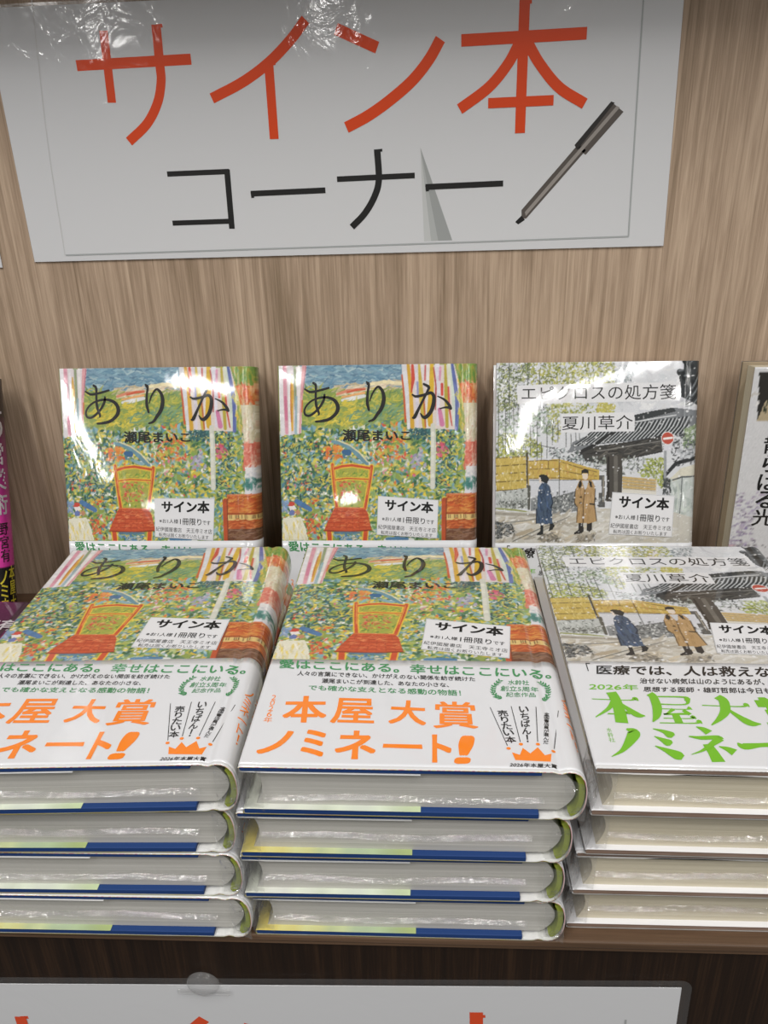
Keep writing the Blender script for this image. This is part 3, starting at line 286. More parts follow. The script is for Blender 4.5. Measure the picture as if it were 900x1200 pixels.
  (69.3,107.4),(64.3,108.9),(55.5,108.4),(55.7,98),(53.9,94.5),(54.5,85.2)]),('D',70,['c4a06c','ac8850','bc9660','a07c48'],[(56.9,80.1),(65.3,80.2),(67.3,94.6),(68.4,
  106.5),(56.3,107.3),(55.1,92)],5,0.8,85,14),('P','2c2824',[(56.5,80.3),(58.2,79.1),(58.7,82.7),(57.2,85),(56.3,83.5)]),('P','2c2824',[(63.1,78.9),(65.3,80.4),(65.7,
  84.1),(64.2,83.6)]),('P','c8c8cc',[(58.6,79.3),(63.2,79.3),(62,84.4),(60.8,85.7)]),('S','5a4020',[(60.8,85.7,0.51),(59.9,95.4,0.6),(60.1,108.2,0.77)]),('S','40301c',
  [(54.5,85.2,0.43),(53.9,94.5,0.6),(56.1,98,0.51),(55.7,108.2,0.43)]),('S','40301c',[(67.8,83.6,0.51),(67.5,95.4,0.68),(69.3,107.4,0.51)]),('S','2a2420',[(64.4,95.4,
  1.03),(67.5,95.8,1.03)]),('S','3a2c18',[(57.8,90.7,1.03),(58.5,90.7,1.03)]),('S','3a2c18',[(57.6,94.6,1.03),(58.3,94.6,1.03)]),('P','e2d2c0',[(58.6,74.7),(62.8,74.7),
  (62.5,77.8),(60.9,79),(59.2,77.8)]),('P','2a2826',[(57.9,75.1),(58.3,72.4),(60.5,71.3),(62.7,72.2),(63.3,75.5),(62.2,74.3),(58.9,74.4)]),('P','e4e2e0',[(119.7,51),
  (119.6,52.4),(119,53.6),(118,54.6),(116.8,55.2),(115.5,55.4),(114.1,55.2),(112.8,54.6),(111.8,53.6),(111.2,52.3),(110.9,50.9),(111.1,49.6),(111.7,48.3),(112.6,47.3),
  (113.8,46.7),(115.2,46.5),(116.5,46.7),(117.8,47.4),(118.8,48.4),(119.5,49.6)]),('P','c4482e',[(119.2,51),(119.1,52.2),(118.6,53.3),(117.7,54.2),(116.7,54.8),(115.5,
  55),(114.2,54.7),(113.1,54.2),(112.2,53.3),(111.6,52.2),(111.4,50.9),(111.5,49.7),(112.1,48.6),(112.9,47.7),(114,47.2),(115.2,47),(116.4,47.2),(117.5,47.8),(118.4,
  48.7),(119,49.8)]),('S','e8e4e0',[(112.9,51.3,1.37),(118.1,50.7,1.37)]),('P','d4d4dc',[(113.2,56.3),(118.1,55.8),(118.1,59.1),(113,59.6)]),('N',520,[(0,0),(137,0),(137,
  123),(0,123)]),('P','e2e2e4',[(13.9,14.5),(122.1,13.5),(122.2,25.8),(14.1,27.2)]),('P','e2e2e4',[(43.7,33.9),(92.7,33.2),(93.1,46.1),(44,46.6)])],
}


# ------------------------------------------------------------------ materials
def lin(h):
    v = np.array([int(h[i:i + 2], 16) / 255.0 for i in (0, 2, 4)])
    return np.where(v <= .04045, v / 12.92, ((v + .055) / 1.055) ** 2.4)
def mat(name):
    m = bpy.data.materials.new(name); m.use_nodes = True
    nt = m.node_tree; b = nt.nodes['Principled BSDF']
    return m, nt, b
def node(nt, t, **kw):
    n = nt.nodes.new(t)
    for k, v in kw.items(): setattr(n, k, v)
    return n
def film_coat(nt, b, scale=60, strength=.05, rough=.045, weight=1.0, dist=.002):
    """clear shrink film over print: glossy coat with fine wrinkles"""
    tc = node(nt, 'ShaderNodeTexCoord'); mp = node(nt, 'ShaderNodeMapping'); mp.inputs['Scale'].default_value = (1, .45, 1)
    nz = node(nt, 'ShaderNodeTexNoise'); nz.inputs['Scale'].default_value = scale; nz.inputs['Detail'].default_value = 3; nz.inputs['Distortion'].default_value = .8
    bp = node(nt, 'ShaderNodeBump'); bp.inputs['Strength'].default_value = strength; bp.inputs['Distance'].default_value = dist
    L = nt.links.new
    L(tc.outputs['Object'], mp.inputs['Vector']); L(mp.outputs[0], nz.inputs['Vector']); L(nz.outputs['Fac'], bp.inputs['Height']); L(bp.outputs[0], b.inputs['Coat Normal'])
    b.inputs['Coat Weight'].default_value = weight; b.inputs['Coat Roughness'].default_value = rough; b.inputs['Coat IOR'].default_value = 1.5
def simple(name, h, rough=.5, spec=.5, coat=False):
    m, nt, b = mat(name); b.inputs['Base Color'].default_value = (*lin(h), 1); b.inputs['Roughness'].default_value = rough
    b.inputs['Specular IOR Level'].default_value = spec
    if coat: film_coat(nt, b)
    return m
def painted(name):
    m, nt, b = mat(name); L = nt.links.new
    a = node(nt, 'ShaderNodeVertexColor', layer_name='paint'); g = node(nt, 'ShaderNodeNewGeometry'); mx = node(nt, 'ShaderNodeMix', data_type='RGBA')
    L(g.outputs['Backfacing'], mx.inputs['Factor']); L(a.outputs['Color'], mx.inputs['A']); mx.inputs['B'].default_value = (.78, .78, .76, 1)
    L(mx.outputs['Result'], b.inputs['Base Color']); b.inputs['Roughness'].default_value = .5; b.inputs['Specular IOR Level'].default_value = .3
    film_coat(nt, b)
    return m
def pages(name, h1, h2):
    m, nt, b = mat(name); L = nt.links.new
    tc = node(nt, 'ShaderNodeTexCoord'); mp = node(nt, 'ShaderNodeMapping'); mp.inputs['Scale'].default_value = (3, 3, 900)
    nz = node(nt, 'ShaderNodeTexNoise'); nz.inputs['Scale'].default_value = 1.6; nz.inputs['Detail'].default_value = 4
    cr = node(nt, 'ShaderNodeValToRGB'); cr.color_ramp.elements[0].position = .3; cr.color_ramp.elements[1].position = .75
    cr.color_ramp.elements[0].color = (*lin(h1), 1); cr.color_ramp.elements[1].color = (*lin(h2), 1)
    bp = node(nt, 'ShaderNodeBump'); bp.inputs['Strength'].default_value = .25; bp.inputs['Distance'].default_value = .0004
    L(tc.outputs['Object'], mp.inputs['Vector']); L(mp.outputs[0], nz.inputs['Vector']); L(nz.outputs['Fac'], cr.inputs['Fac']); L(cr.outputs[0], b.inputs['Base Color'])
    L(nz.outputs['Fac'], bp.inputs['Height']); L(bp.outputs[0], b.inputs['Normal']); b.inputs['Roughness'].default_value = .7
    film_coat(nt, b, 160, .5, .12, .6)
    return m
def wood(name, cols, scale=1.0, rough=.45, axis='Z', contrast=1.0):
    """laminate veneer, grain along one axis"""
    m, nt, b = mat(name); L = nt.links.new
    tc = node(nt, 'ShaderNodeTexCoord')
    def grain(sx, sz, det, dis, seed):
        mp = node(nt, 'ShaderNodeMapping'); s = {'Z': (sx, sx, sz), 'X': (sz, sx, sx)}[axis]
        mp.inputs['Scale'].default_value = [q * scale for q in s]; mp.inputs['Location'].default_value = (seed, seed * 2, seed * 3)
        n = node(nt, 'ShaderNodeTexNoise'); n.inputs['Scale'].default_value = 1; n.inputs['Detail'].default_value = det; n.inputs['Distortion'].default_value = dis
        n.inputs['Roughness'].default_value = .62
        L(tc.outputs['Object'], mp.inputs['Vector']); L(mp.outputs[0], n.inputs['Vector']); return n.outputs['Fac']
    broad = grain(14, 1.6, 3, 1.6, 1.3); fine = grain(210, 4.0, 7, 1.1, 4.1); pore = grain(1100, 30, 3, .3, 7.7)
    def mth(op, a, b_, c=None):
        n = node(nt, 'ShaderNodeMath', operation=op)
        for i, v in enumerate((a, b_) if c is None else (a, b_, c)):
            if isinstance(v, (int, float)): n.inputs[i].default_value = v
            else: L(v, n.inputs[i])
        return n.outputs[0]
    s = mth('MULTIPLY_ADD', broad, .26, mth('MULTIPLY_ADD', fine, .50, mth('MULTIPLY', pore, .24)))
    s = mth('MULTIPLY_ADD', mth('SUBTRACT', s, .5), contrast, .5)
    cr = node(nt, 'ShaderNodeValToRGB'); e = cr.color_ramp.elements
    e[0].position, e[1].position = .34, .66; e[0].color = (*lin(cols[0]), 1); e[1].color = (*lin(cols[2]), 1)
    k = e.new(.5); k.color = (*lin(cols[1]), 1)
    L(s, cr.inputs['Fac']); L(cr.outputs[0], b.inputs['Base Color']); b.inputs['Roughness'].default_value = rough; b.inputs['Specular IOR Level'].default_value = .35
    bp = node(nt, 'ShaderNodeBump'); bp.inputs['Strength'].default_value = .12; bp.inputs['Distance'].default_value = .0004
    L(pore, bp.inputs['Height']); L(bp.outputs[0], b.inputs['Normal'])
    return m
def film(name, tint=.10, rough=.12, scale=140, haze=.06, strength=.9):
    """clear plastic: mostly see-through, glossy, a little milky"""
    m, nt, b = mat(name); nt.nodes.remove(b); L = nt.links.new; out = nt.nodes['Material Output']
    tr = node(nt, 'ShaderNodeBsdfTransparent'); tr.inputs[0].default_value = (.99, .99, .99, 1)
    gl = node(nt, 'ShaderNodeBsdfGlossy'); gl.inputs['Roughness'].default_value = rough
    df = node(nt, 'ShaderNodeBsdfDiffuse'); df.inputs[0].default_value = (.85, .85, .85, 1)
    tc = node(nt, 'ShaderNodeTexCoord'); nz = node(nt, 'ShaderNodeTexNoise'); nz.inputs['Scale'].default_value = scale; nz.inputs['Detail'].default_value = 4; nz.inputs['Distortion'].default_value = 1.0
    bp = node(nt, 'ShaderNodeBump'); bp.inputs['Strength'].default_value = strength; bp.inputs['Distance'].default_value = .003
    L(tc.outputs['Object'], nz.inputs['Vector']); L(nz.outputs['Fac'], bp.inputs['Height']); L(bp.outputs[0], gl.inputs['Normal'])
    fr = node(nt, 'ShaderNodeLayerWeight'); fr.inputs['Blend'].default_value = .5; L(bp.outputs[0], fr.inputs['Normal'])
    pw = node(nt, 'ShaderNodeMath', operation='POWER'); pw.inputs[1].default_value = 4.; L(fr.outputs['Facing'], pw.inputs[0])
    ad = node(nt, 'ShaderNodeMath', operation='MULTIPLY_ADD', use_clamp=True); ad.inputs[1].default_value = .7; ad.inputs[2].default_value = .045 + tint; L(pw.outputs[0], ad.inputs[0])
    m1 = node(nt, 'ShaderNodeMixShader'); m1.inputs[0].default_value = haze; L(tr.outputs[0], m1.inputs[1]); L(df.outputs[0], m1.inputs[2])
    m2 = node(nt, 'ShaderNodeMixShader'); L(ad.outputs[0], m2.inputs[0]); L(m1.outputs[0], m2.inputs[1]); L(gl.outputs[0], m2.inputs[2])
    L(m2.outputs[0], out.inputs['Surface'])
    return m

M = {
 'k': simple('black_ink', '1c1b1a', .4, .4), 'g': simple('green_ink', '3f9257', .4, .4), 'o': simple('orange_ink', 'ff8a1e', .4, .4),
 'y': simple('lime_ink', '78c02c', .4, .4), 'r': simple('red_print', 'e04a1a', .35, .3), 'grey_ink': simple('grey_print', 'a9adad', .4), 'pale_ink': simple('pale_print', 'cccccb', .4),
 'yellow': simple('yellow_ink', 'd8c83c', .4), 'silver': simple('silver_ink', 'c9c4c6', .3),
 'jacket': painted('printed_jacket'), 'band': simple('white_paper_band', 'e2e3e6', .45, .4, True), 'sticker': simple('sticker_paper', 'e4e4e6', .4, .4),
 'board': simple('navy_board', '1d3c72', .6, .3), 'olive': simple('olive_lining', '94a03c', .6, .3), 'flap': painted('jacket_flap_print'),
 'pages': pages('white_pages', 'aeaca5', 'cfcdc7'), 'cream': pages('cream_pages', 'c2b89f', 'e0d8c2'),
 'film': film('shrink_film', .06, .06, 150, .06, .9), 'crease': film('film_crease', .03, .05, 420, .0, .22), 'clear': film('clear_laminate', .0, .1, 30, .02, .1),
}
M['walnut_board'] = wood('walnut_print_board', ('6a5648', '8a7466', 'a8968a'), 2.0, .6, 'X')

def rgb(h): return lin(h)

# ------------------------------------------------------------------ painter: brush strokes on a millimetre canvas
RES = 0.4
def paint(ops, wmm, hmm, seed, mute=.04):
    rng = np.random.default_rng(seed)
    W, H = int(wmm / RES) + 1, int(hmm / RES) + 1
    cv = np.ones((H, W, 3)) * .6
    def box(x0, y0, x1, y1):
        return max(0, int(x0 / RES)), max(0, int(y0 / RES)), min(W, int(x1 / RES) + 2), min(H, int(y1 / RES) + 2)
    def blend(i0, j0, i1, j1, a, c): cv[j0:j1, i0:i1] = cv[j0:j1, i0:i1] * (1 - a[..., None]) + c * a[..., None]
    def inside(P, X, Y):
        r = np.zeros(X.shape, bool); n = len(P)
        for k in range(n):
            (xa, ya), (xb, yb) = P[k], P[(k + 1) % n]
            if ya == yb: continue
            r ^= ((ya > Y) != (yb > Y)) & (X < (xb - xa) * (Y - ya) / (yb - ya) + xa)
        return r
    def seg(x0, y0, x1, y1, w0, w1, c, al=1.0):
        mw = max(w0, w1) / 2 + .4
        i0, j0, i1, j1 = box(min(x0, x1) - mw, min(y0, y1) - mw, max(x0, x1) + mw, max(y0, y1) + mw)
        if i1 <= i0 or j1 <= j0: return
        X, Y = np.meshgrid(np.arange(i0, i1) * RES, np.arange(j0, j1) * RES)
        dx, dy = x1 - x0, y1 - y0; l2 = dx * dx + dy * dy + 1e-9
        t = np.clip(((X - x0) * dx + (Y - y0) * dy) / l2, 0, 1)
        d = np.hypot(X - x0 - t * dx, Y - y0 - t * dy)
        a = np.clip((w0 + (w1 - w0) * t) / 2 - d + .22, 0, .44) / .44 * al
        blend(i0, j0, i1, j1, a, c)
    for o in ops:
        if o[0] == 'P':
            P = o[2]; xs = [p[0] for p in P]; ys = [p[1] for p in P]
            i0, j0, i1, j1 = box(min(xs) - 1, min(ys) - 1, max(xs) + 1, max(ys) + 1)
            if i1 <= i0 or j1 <= j0: continue
            X, Y = np.meshgrid(np.arange(i0, i1) * RES, np.arange(j0, j1) * RES)
            blend(i0, j0, i1, j1, inside(P, X, Y).astype(float), rgb(o[1]))
        elif o[0] == 'S':
            c = rgb(o[1]); P = o[2]
            for a, b in zip(P[:-1], P[1:]):
                n = max(1, int(math.hypot(b[0] - a[0], b[1] - a[1]) / 2.5))
                for k in range(n):
                    f0, f1 = k / n, (k + 1) / n; L = lambda q, f: a[q] + (b[q] - a[q]) * f
                    seg(L(0, f0), L(1, f0), L(0, f1), L(1, f1), max(.3, L(2, f0)), max(.3, L(2, f1)), c * rng.uniform(.9, 1.1))
        elif o[0] == 'D':
            _, n, cols, P, ln, wd, ang, spr = o
            xs = [p[0] for p in P]; ys = [p[1] for p in P]; cs = [rgb(h) for h in cols]
            X = rng.uniform(max(-1, min(xs)), min(wmm + 1, max(xs)), n * 4); Y = rng.uniform(max(-1, min(ys)), min(hmm + 1, max(ys)), n * 4)
            ok = np.nonzero(inside(P, X, Y))[0][:n]
            for k in ok:
                th = math.radians(ang + rng.normal() * spr); l = ln * rng.uniform(.5, 1.2) / 2; ww = wd * rng.uniform(.6, 1.3)
                bend = rng.normal() * .3; c = cs[rng.integers(len(cs))] * rng.uniform(.86, 1.12); al = rng.uniform(.7, 1)
                dx, dy = math.cos(th) * l, math.sin(th) * l; mx, my = -dy * bend, dx * bend
                seg(X[k] - dx, Y[k] - dy, X[k] + mx, Y[k] + my, ww * .6, ww, c, al); seg(X[k] + mx, Y[k] + my, X[k] + dx, Y[k] + dy, ww, ww * .4, c, al)
        elif o[0] == 'N':
            for _ in range(o[1]):
                x, y, r = rng.uniform(0, wmm), rng.uniform(0, hmm), rng.choice([.35, .5, .6, .9], p=[.45, .3, .18, .07])
                seg(x, y, x + .1, y, r * 1.6, r * 1.6, rgb('eeeff0'), rng.uniform(.6, 1))
    n = rng.normal(0, .035, cv.shape[:2])[..., None]
    g = cv.mean(2, keepdims=True); cv = cv * (1 - mute) + g * mute
    return np.clip(cv * (1 + n), 0.003, .95)

# ------------------------------------------------------------------ mesh builder
class MB:
    def __init__(s): s.v = []; s.f = []; s.m = []; s.c = {}; s.mats = []; s.smooth = set()
    def slot(s, key):
        if key not in s.mats: s.mats.append(key)
        return s.mats.index(key)
    def add(s, vs, fs, key, cols=None, smooth=False):
        b = len(s.v); k = s.slot(key); s.v.extend(vs)
        for f in fs:
            if smooth: s.smooth.add(len(s.f))
            s.f.append([i + b for i in f]); s.m.append(k)
        if cols is not None:
            for i, c in enumerate(cols): s.c[b + i] = c
    def box(s, x0, x1, y0, y1, z0, z1, key):
        vs = [(x, y, z) for x in (x0, x1) for y in (y0, y1) for z in (z0, z1)]
        s.add(vs, [(0, 1, 3, 2), (4, 6, 7, 5), (0, 4, 5, 1), (2, 3, 7, 6), (0, 2, 6, 4), (1, 5, 7, 3)], key)
    def build(s, name, parent=None, bevel=0):
        me = bpy.data.meshes.new(name); me.from_pydata([tuple(p) for p in s.v], [], s.f)
        for k in s.mats: me.materials.append(M[k])
        me.polygons.foreach_set('material_index', s.m)
        sm = np.zeros(len(s.f), bool); sm[list(s.smooth)] = True; me.polygons.foreach_set('use_smooth', sm)
        if s.c:
            at = me.color_attributes.new('paint', 'FLOAT_COLOR', 'POINT'); a = np.ones((len(s.v), 4), np.float32)
            for i, c in s.c.items(): a[i, :3] = c
            at.data.foreach_set('color', a.ravel())
        me.update()
        o = bpy.data.objects.new(name, me); C.objects.link(o)
        if parent: o.parent = parent
        if bevel:
            md = o.modifiers.new('bevel', 'BEVEL'); md.width = bevel; md.segments = 3; md.limit_method = 'ANGLE'
        return o

_gl = {}
def glyph(s, off=0., res=3):
    """outline of a run of characters as flat triangles (2-D)"""
    k = (s, off)
    if k not in _gl:
        cu = bpy.data.curves.new('run', 'FONT'); cu.body = s; cu.offset = off; cu.resolution_u = res
        o = bpy.data.objects.new('run', cu); C.objects.link(o)
        dg = bpy.context.evaluated_depsgraph_get(); me = bpy.data.meshes.new_from_object(o.evaluated_get(dg))
        v = np.array([q.co[:2] for q in me.vertices]); f = [list(p.vertices) for p in me.polygons]
        bpy.data.objects.remove(o); bpy.data.curves.remove(cu); bpy.data.meshes.remove(me)
        _gl[k] = (v, f)
    return _gl[k]
def quadmap(q, a, b):
    """bilinear point in quad TL TR BR BL; a rightwards, b downwards"""
    (ax, ay), (bx, by), (cx, cy), (dx, dy) = [p[:2] for p in q]
    return ((ax * (1 - a) + bx * a) * (1 - b) + (dx * (1 - a) + cx * a) * b, (ay * (1 - a) + by * a) * (1 - b) + (dy * (1 - a) + cy * a) * b)
def put_text(mb, s, key, quad, f3, off=0., vert=0, lift=0.):
    if vert:
        n = len(s)
        for i, ch in enumerate(s):
            t0, t1 = i / n, (i + 1) / n
            q = [quadmap(quad, 0, t0), quadmap(quad, 1, t0), quadmap(quad, 1, t1), quadmap(quad, 0, t1)]
            v, f = glyph(ch)
            if not len(v): continue
            c = (v.min(0) + v.max(0)) / 2; sz = (v.max(0) - v.min(0)).max() * 1.06; sz = max(sz, .6)
            for j, (bx, by) in enumerate(bold(off)):
                mb.add([f3(*quadmap(q, .5 + (p[0] + bx - c[0]) / sz, .5 - (p[1] + by - c[1]) / sz), lift + j * .006) for p in v], f, key)
    else:
        v, f = glyph(s); off = max(off, 0.); lo, hi = v.min(0), v.max(0); d = np.maximum(hi - lo, 1e-6)
        for i, (bx, by) in enumerate(bold(off)):
            mb.add([f3(*quadmap(quad, (p[0] + bx - lo[0] + off) / (d[0] + 2 * off), (hi[1] + off - p[1] - by) / (d[1] + 2 * off)), lift + i * .006) for p in v], f, key)
def bold(off):
    return [(0., 0.)] + ([(off * a, off * .8 * b) for a in (-1, 0, 1) for b in (-1, 0, 1) if a or b] if off else [])
_rb = [0]
def ribbon(mb, pts, key, f3, smooth=6, lift=0., cap=True, ws=1.0):
    """brush stroke of changing width through points (x, y, w)"""
    P = np.array(pts, float); _rb[0] = (_rb[0] + 1) % 16; lift += _rb[0] * .012
    if len(P) > 2 and smooth:
        Q = [P[0]]
        E = np.vstack([2 * P[0] - P[1], P, 2 * P[-1] - P[-2]])
        for i in range(1, len(E) - 2):
            for k in range(1, smooth + 1):
                t = k / smooth; a, b, c, d = E[i - 1:i + 3]
                Q.append(.5 * ((2 * b) + (c - a) * t + (2 * a - 5 * b + 4 * c - d) * t * t + (3 * b - a - 3 * c + d) * t ** 3))
        P = np.array(Q)
    T = np.gradient(P[:, :2], axis=0); T /= np.linalg.norm(T, axis=1)[:, None] + 1e-9; N = np.stack([-T[:, 1], T[:, 0]], 1)
    hw = np.maximum(P[:, 2], .05) * ws / 2
    A = P[:, :2] + N * hw[:, None]; B = P[:, :2] - N * hw[:, None]; n = len(P)
    mb.add([f3(*p, lift) for p in A] + [f3(*p, lift) for p in B], [(i, i + 1, n + i + 1, n + i) for i in range(n - 1)], key)
    if cap:
        for i in (0, n - 1):
            mb.add([f3(P[i, 0] + hw[i] * math.cos(a), P[i, 1] + hw[i] * math.sin(a), lift + (.004 if i else .008)) for a in np.linspace(0, 2 * math.pi, 13)[:-1]], [list(range(12))], key)
def patch(mb, pts, key, f3, lift=0.): mb.add([f3(p[0], p[1], lift) for p in pts], [list(range(len(pts)))], key)
def thing(name, label, cat, group=None):
    o = bpy.data.objects.new(name, None); C.objects.link(o); o.empty_display_size = .02
    tag(o, label, cat, group); return o
def tag(o, label, cat, group=None):
    o['label'] = label; o['category'] = cat
    if group: o['group'] = group
    return o
def dup(root, label):
    r = root.copy(); C.objects.link(r); r['label'] = label
    for ch in root.children:
        c = ch.copy(); C.objects.link(c); c.parent = r
        for g in ch.children:
            d = g.copy(); C.objects.link(d); d.parent = c
    return r

# ------------------------------------------------------------------ the setting: veneer panel behind, shelf with fascia
YW = -0.0050
M['oak'] = wood('pale_oak_veneer', ('8a7660', 'ad9680', 'c9b29a'), 1.0, .5, 'Z', 1.35)
M['walnut'] = wood('dark_walnut_veneer', ('140a04', '23150a', '3b2818'), 1.0, .5, 'Z', 1.1)  # dark walnut, with the shade of the person in front put into the colour
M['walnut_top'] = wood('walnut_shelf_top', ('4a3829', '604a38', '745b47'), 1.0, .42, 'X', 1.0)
m = MB(); m.box(-.75, .75, YW, YW + .02, -.35, .95, 'oak'); o = m.build('wall_back'); o['kind'] = 'structure'
t = thing('display_shelf', 'dark walnut veneer shelf carrying the stacks of wrapped books', 'shelf')
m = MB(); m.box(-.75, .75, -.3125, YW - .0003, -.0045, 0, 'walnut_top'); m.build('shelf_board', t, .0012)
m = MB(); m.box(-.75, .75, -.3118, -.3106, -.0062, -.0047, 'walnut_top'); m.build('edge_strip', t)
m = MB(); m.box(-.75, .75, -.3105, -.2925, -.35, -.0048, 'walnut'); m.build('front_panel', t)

m = MB(); m.box(-.75, .75, -.094, YW - .0003, .47, .495, 'walnut_top'); o = m.build('unseen_upper_shelf_1', None, .0012); o['kind'] = 'structure'   # unseen next shelf up, its depth set to shade the top of the notice
# ------------------------------------------------------------------ laminated signs
M['sign_paper'] = simple('laminated_paper', 'd6d7d9', .5, .4)
film_coat(M['sign_paper'].node_tree, M['sign_paper'].node_tree.nodes['Principled BSDF'], 46, .15, .07, 1.0, .003)
M['sign_black'] = simple('black_print', '1c1b1a', .4, .4)
M['sticker_ink'] = simple('sticker_ink', '1a1a1a', .5, .3)
for k_ in ('k', 'o', 'g', 'y'): film_coat(M[k_].node_tree, M[k_].node_tree.nodes['Principled BSDF'])
for k_ in ('r', 'sign_black', 'grey_ink', 'pale_ink'): film_coat(M[k_].node_tree, M[k_].node_tree.nodes['Principled BSDF'], 46, .15, .07, 1.0, .003)
for i, h in enumerate(('c3c5c4', 'b0b3b2', '9da09f', '8a8d8c')): M['curl%d' % i] = simple('printed_curl_grey', h, .4)
for k_, h in (('pen_dark', '2a2725'), ('pen_mid', '57504b'), ('pen_light', '96908a')): M[k_] = simple(k_ + '_print', h, .4)
def sign_sheet(mb, quad, f3, dy=0, thick=.0005):
    vs = [f3(p[0], p[1], 0) for p in quad] + [f3(p[0], p[1], -thick * 1000) for p in quad]
    mb.add(vs, [(0, 1, 2, 3), (7, 6, 5, 4)] + [(i, i + 4, (i + 1) % 4 + 4, (i + 1) % 4) for i in range(4)], 'sign_paper')
def sign_print(mb, f3, dy=0.):
    g = lambda x, y, l=0.: f3(x, y + dy, l)
    for col, pts in DATA['sign']:
        key = {'r': 'r', 'k': 'sign_black', 'g': 'grey_ink', 'l': 'pale_ink'}[col]
        ribbon(mb, pts, key, g, 8, .06 if col in 'rk' else .04, False)
    q = DATA['curl']; 
    for i in range(4):                                   # printed page-curl clip art
        a, b = i / 4, (i + 1) / 4
        e = lambda t: (q[2][0] + (q[1][0] - q[2][0]) * t, q[2][1] + (q[1][1] - q[2][1]) * t)
        patch(mb, [q[0], e(.45 + .55 * a), e(.45 + .55 * b)], 'curl%d' % i if i < 3 else 'curl2', g, .03)
    for pts, key in zip(DATA['pen'], ('pen_mid', 'pen_mid', 'sign_black', 'pen_dark', 'pen_light')): patch(mb, pts, key, g, .07 + .01 * (key != 'pen_mid'))
ox, oy, oz, oth = DATA['sign_origin']
t = thing('laminated_sign', 'white laminated notice with red and black lettering on the pale wood wall', 'sign', None); t.location = (ox, YW - .0011, oz); t.rotation_euler = (0, -oth, 0)
fs = lambda x, y, l=0.: (x * MM, -l * MM, y * MM)
m = MB(); sign_sheet(m, [(0, 0), (425.7, -1.1), (421.8, 148.4), (.4, 148.4)], fs); sign_print(m, fs); m.build('printed_sheet', t)
m = MB(); m.box(-.0015, .4235, -.0001, .0003, .1484, .1502, 'clear'); m.build('clear_margin', t)
t = tag((lambda mb: (sign_sheet(mb, [(-300, 0), (0, 0), (2.5, 148), (-300, 148)], fs), mb.build('laminated_sign'))[1])(MB()), 'white notice at the far left, only its lower right corner in view', 'sign')
t.location = (-.2894, YW - .0010, .2585)

t = thing('laminated_sign', 'white laminated notice taped to the dark shelf front below the books', 'sign'); ang = math.atan2(9.9, 318)
t.location = (.1172, -.3116, -.0300); t.rotation_euler = (0, -ang, 0)
fl_ = lambda x, y, l=0.: ((x - 422) * MM, -l * MM, (y - 148.4) * MM)
m = MB(); sign_sheet(m, [(0, 0), (422, 0), (422, 148.4), (0, 148.4)], fl_); sign_print(m, fl_, -11.0); m.build('printed_sheet', t)
m = MB()
ring = []; cx0, cx1, cy0, cy1, rr = -427, 4.6, -153, 4.6, 5
for (qx, qy, a0) in ((cx1 - rr, cy1 - rr, 0), (cx0 + rr, cy1 - rr, 90), (cx0 + rr, cy0 + rr, 180), (cx1 - rr, cy0 + rr, 270)):
    for a in np.radians(np.linspace(a0, a0 + 90, 7)): ring.append((qx + rr * math.cos(a), qy + rr * math.sin(a)))
n = len(ring); inner = [(min(0, max(-422, x)), min(0, max(-148.4, y))) for x, y in ring]
P3 = lambda p, y: (p[0] * MM, y * MM, p[1] * MM)
m.add([P3(p, -.15) for p in ring] + [P3(p, -.15) for p in inner] + [P3(p, .35) for p in ring] + [P3(p, .35) for p in inner],
      [(i, (i + 1) % n, n + (i + 1) % n, n + i) for i in range(n)] + [(2 * n + i, 3 * n + i, 3 * n + (i + 1) % n, 2 * n + (i + 1) % n) for i in range(n)] + [(i, 2 * n + i, 2 * n + (i + 1) % n, (i + 1) % n) for i in range(n)], 'clear')
m.build('clear_margin', t)
# clear adhesive dome hooking the lower notice
m = MB(); nr, na = 6, 28
vs = [(0, -.0034, 0)] + [(.0078 * math.sin(r_ * math.pi / 2 / nr) * math.cos(a), -.0034 * math.cos(r_ * math.pi / 2 / nr), .0078 * math.sin(r_ * math.pi / 2 / nr) * math.sin(a)) for r_ in range(1, nr + 1) for a in np.linspace(0, 2 * math.pi, na, endpoint=False)]
fc = [(0, 1 + (i + 1) % na, 1 + i) for i in range(na)] + [(1 + r_ * na + i, 1 + r_ * na + (i + 1) % na, 1 + (r_ + 1) * na + (i + 1) % na, 1 + (r_ + 1) * na + i) for r_ in range(nr - 1) for i in range(na)]
M['dome'] = film('clear_soft_plastic', .05, .06, 60, .12, .25); m.add(vs, fc, 'dome', None, True)
t = thing('adhesive_hook', 'small clear plastic adhesive dome on the top edge of the lower notice', 'hook'); t.location = (-.1035, -.3121, -.0345)
m.build('dome', t)
m = MB(); m.box(-.0125, .0125, -.0014, -.0004, -.0065, -.0035, 'dome'); m.build('tab', t, .0004)

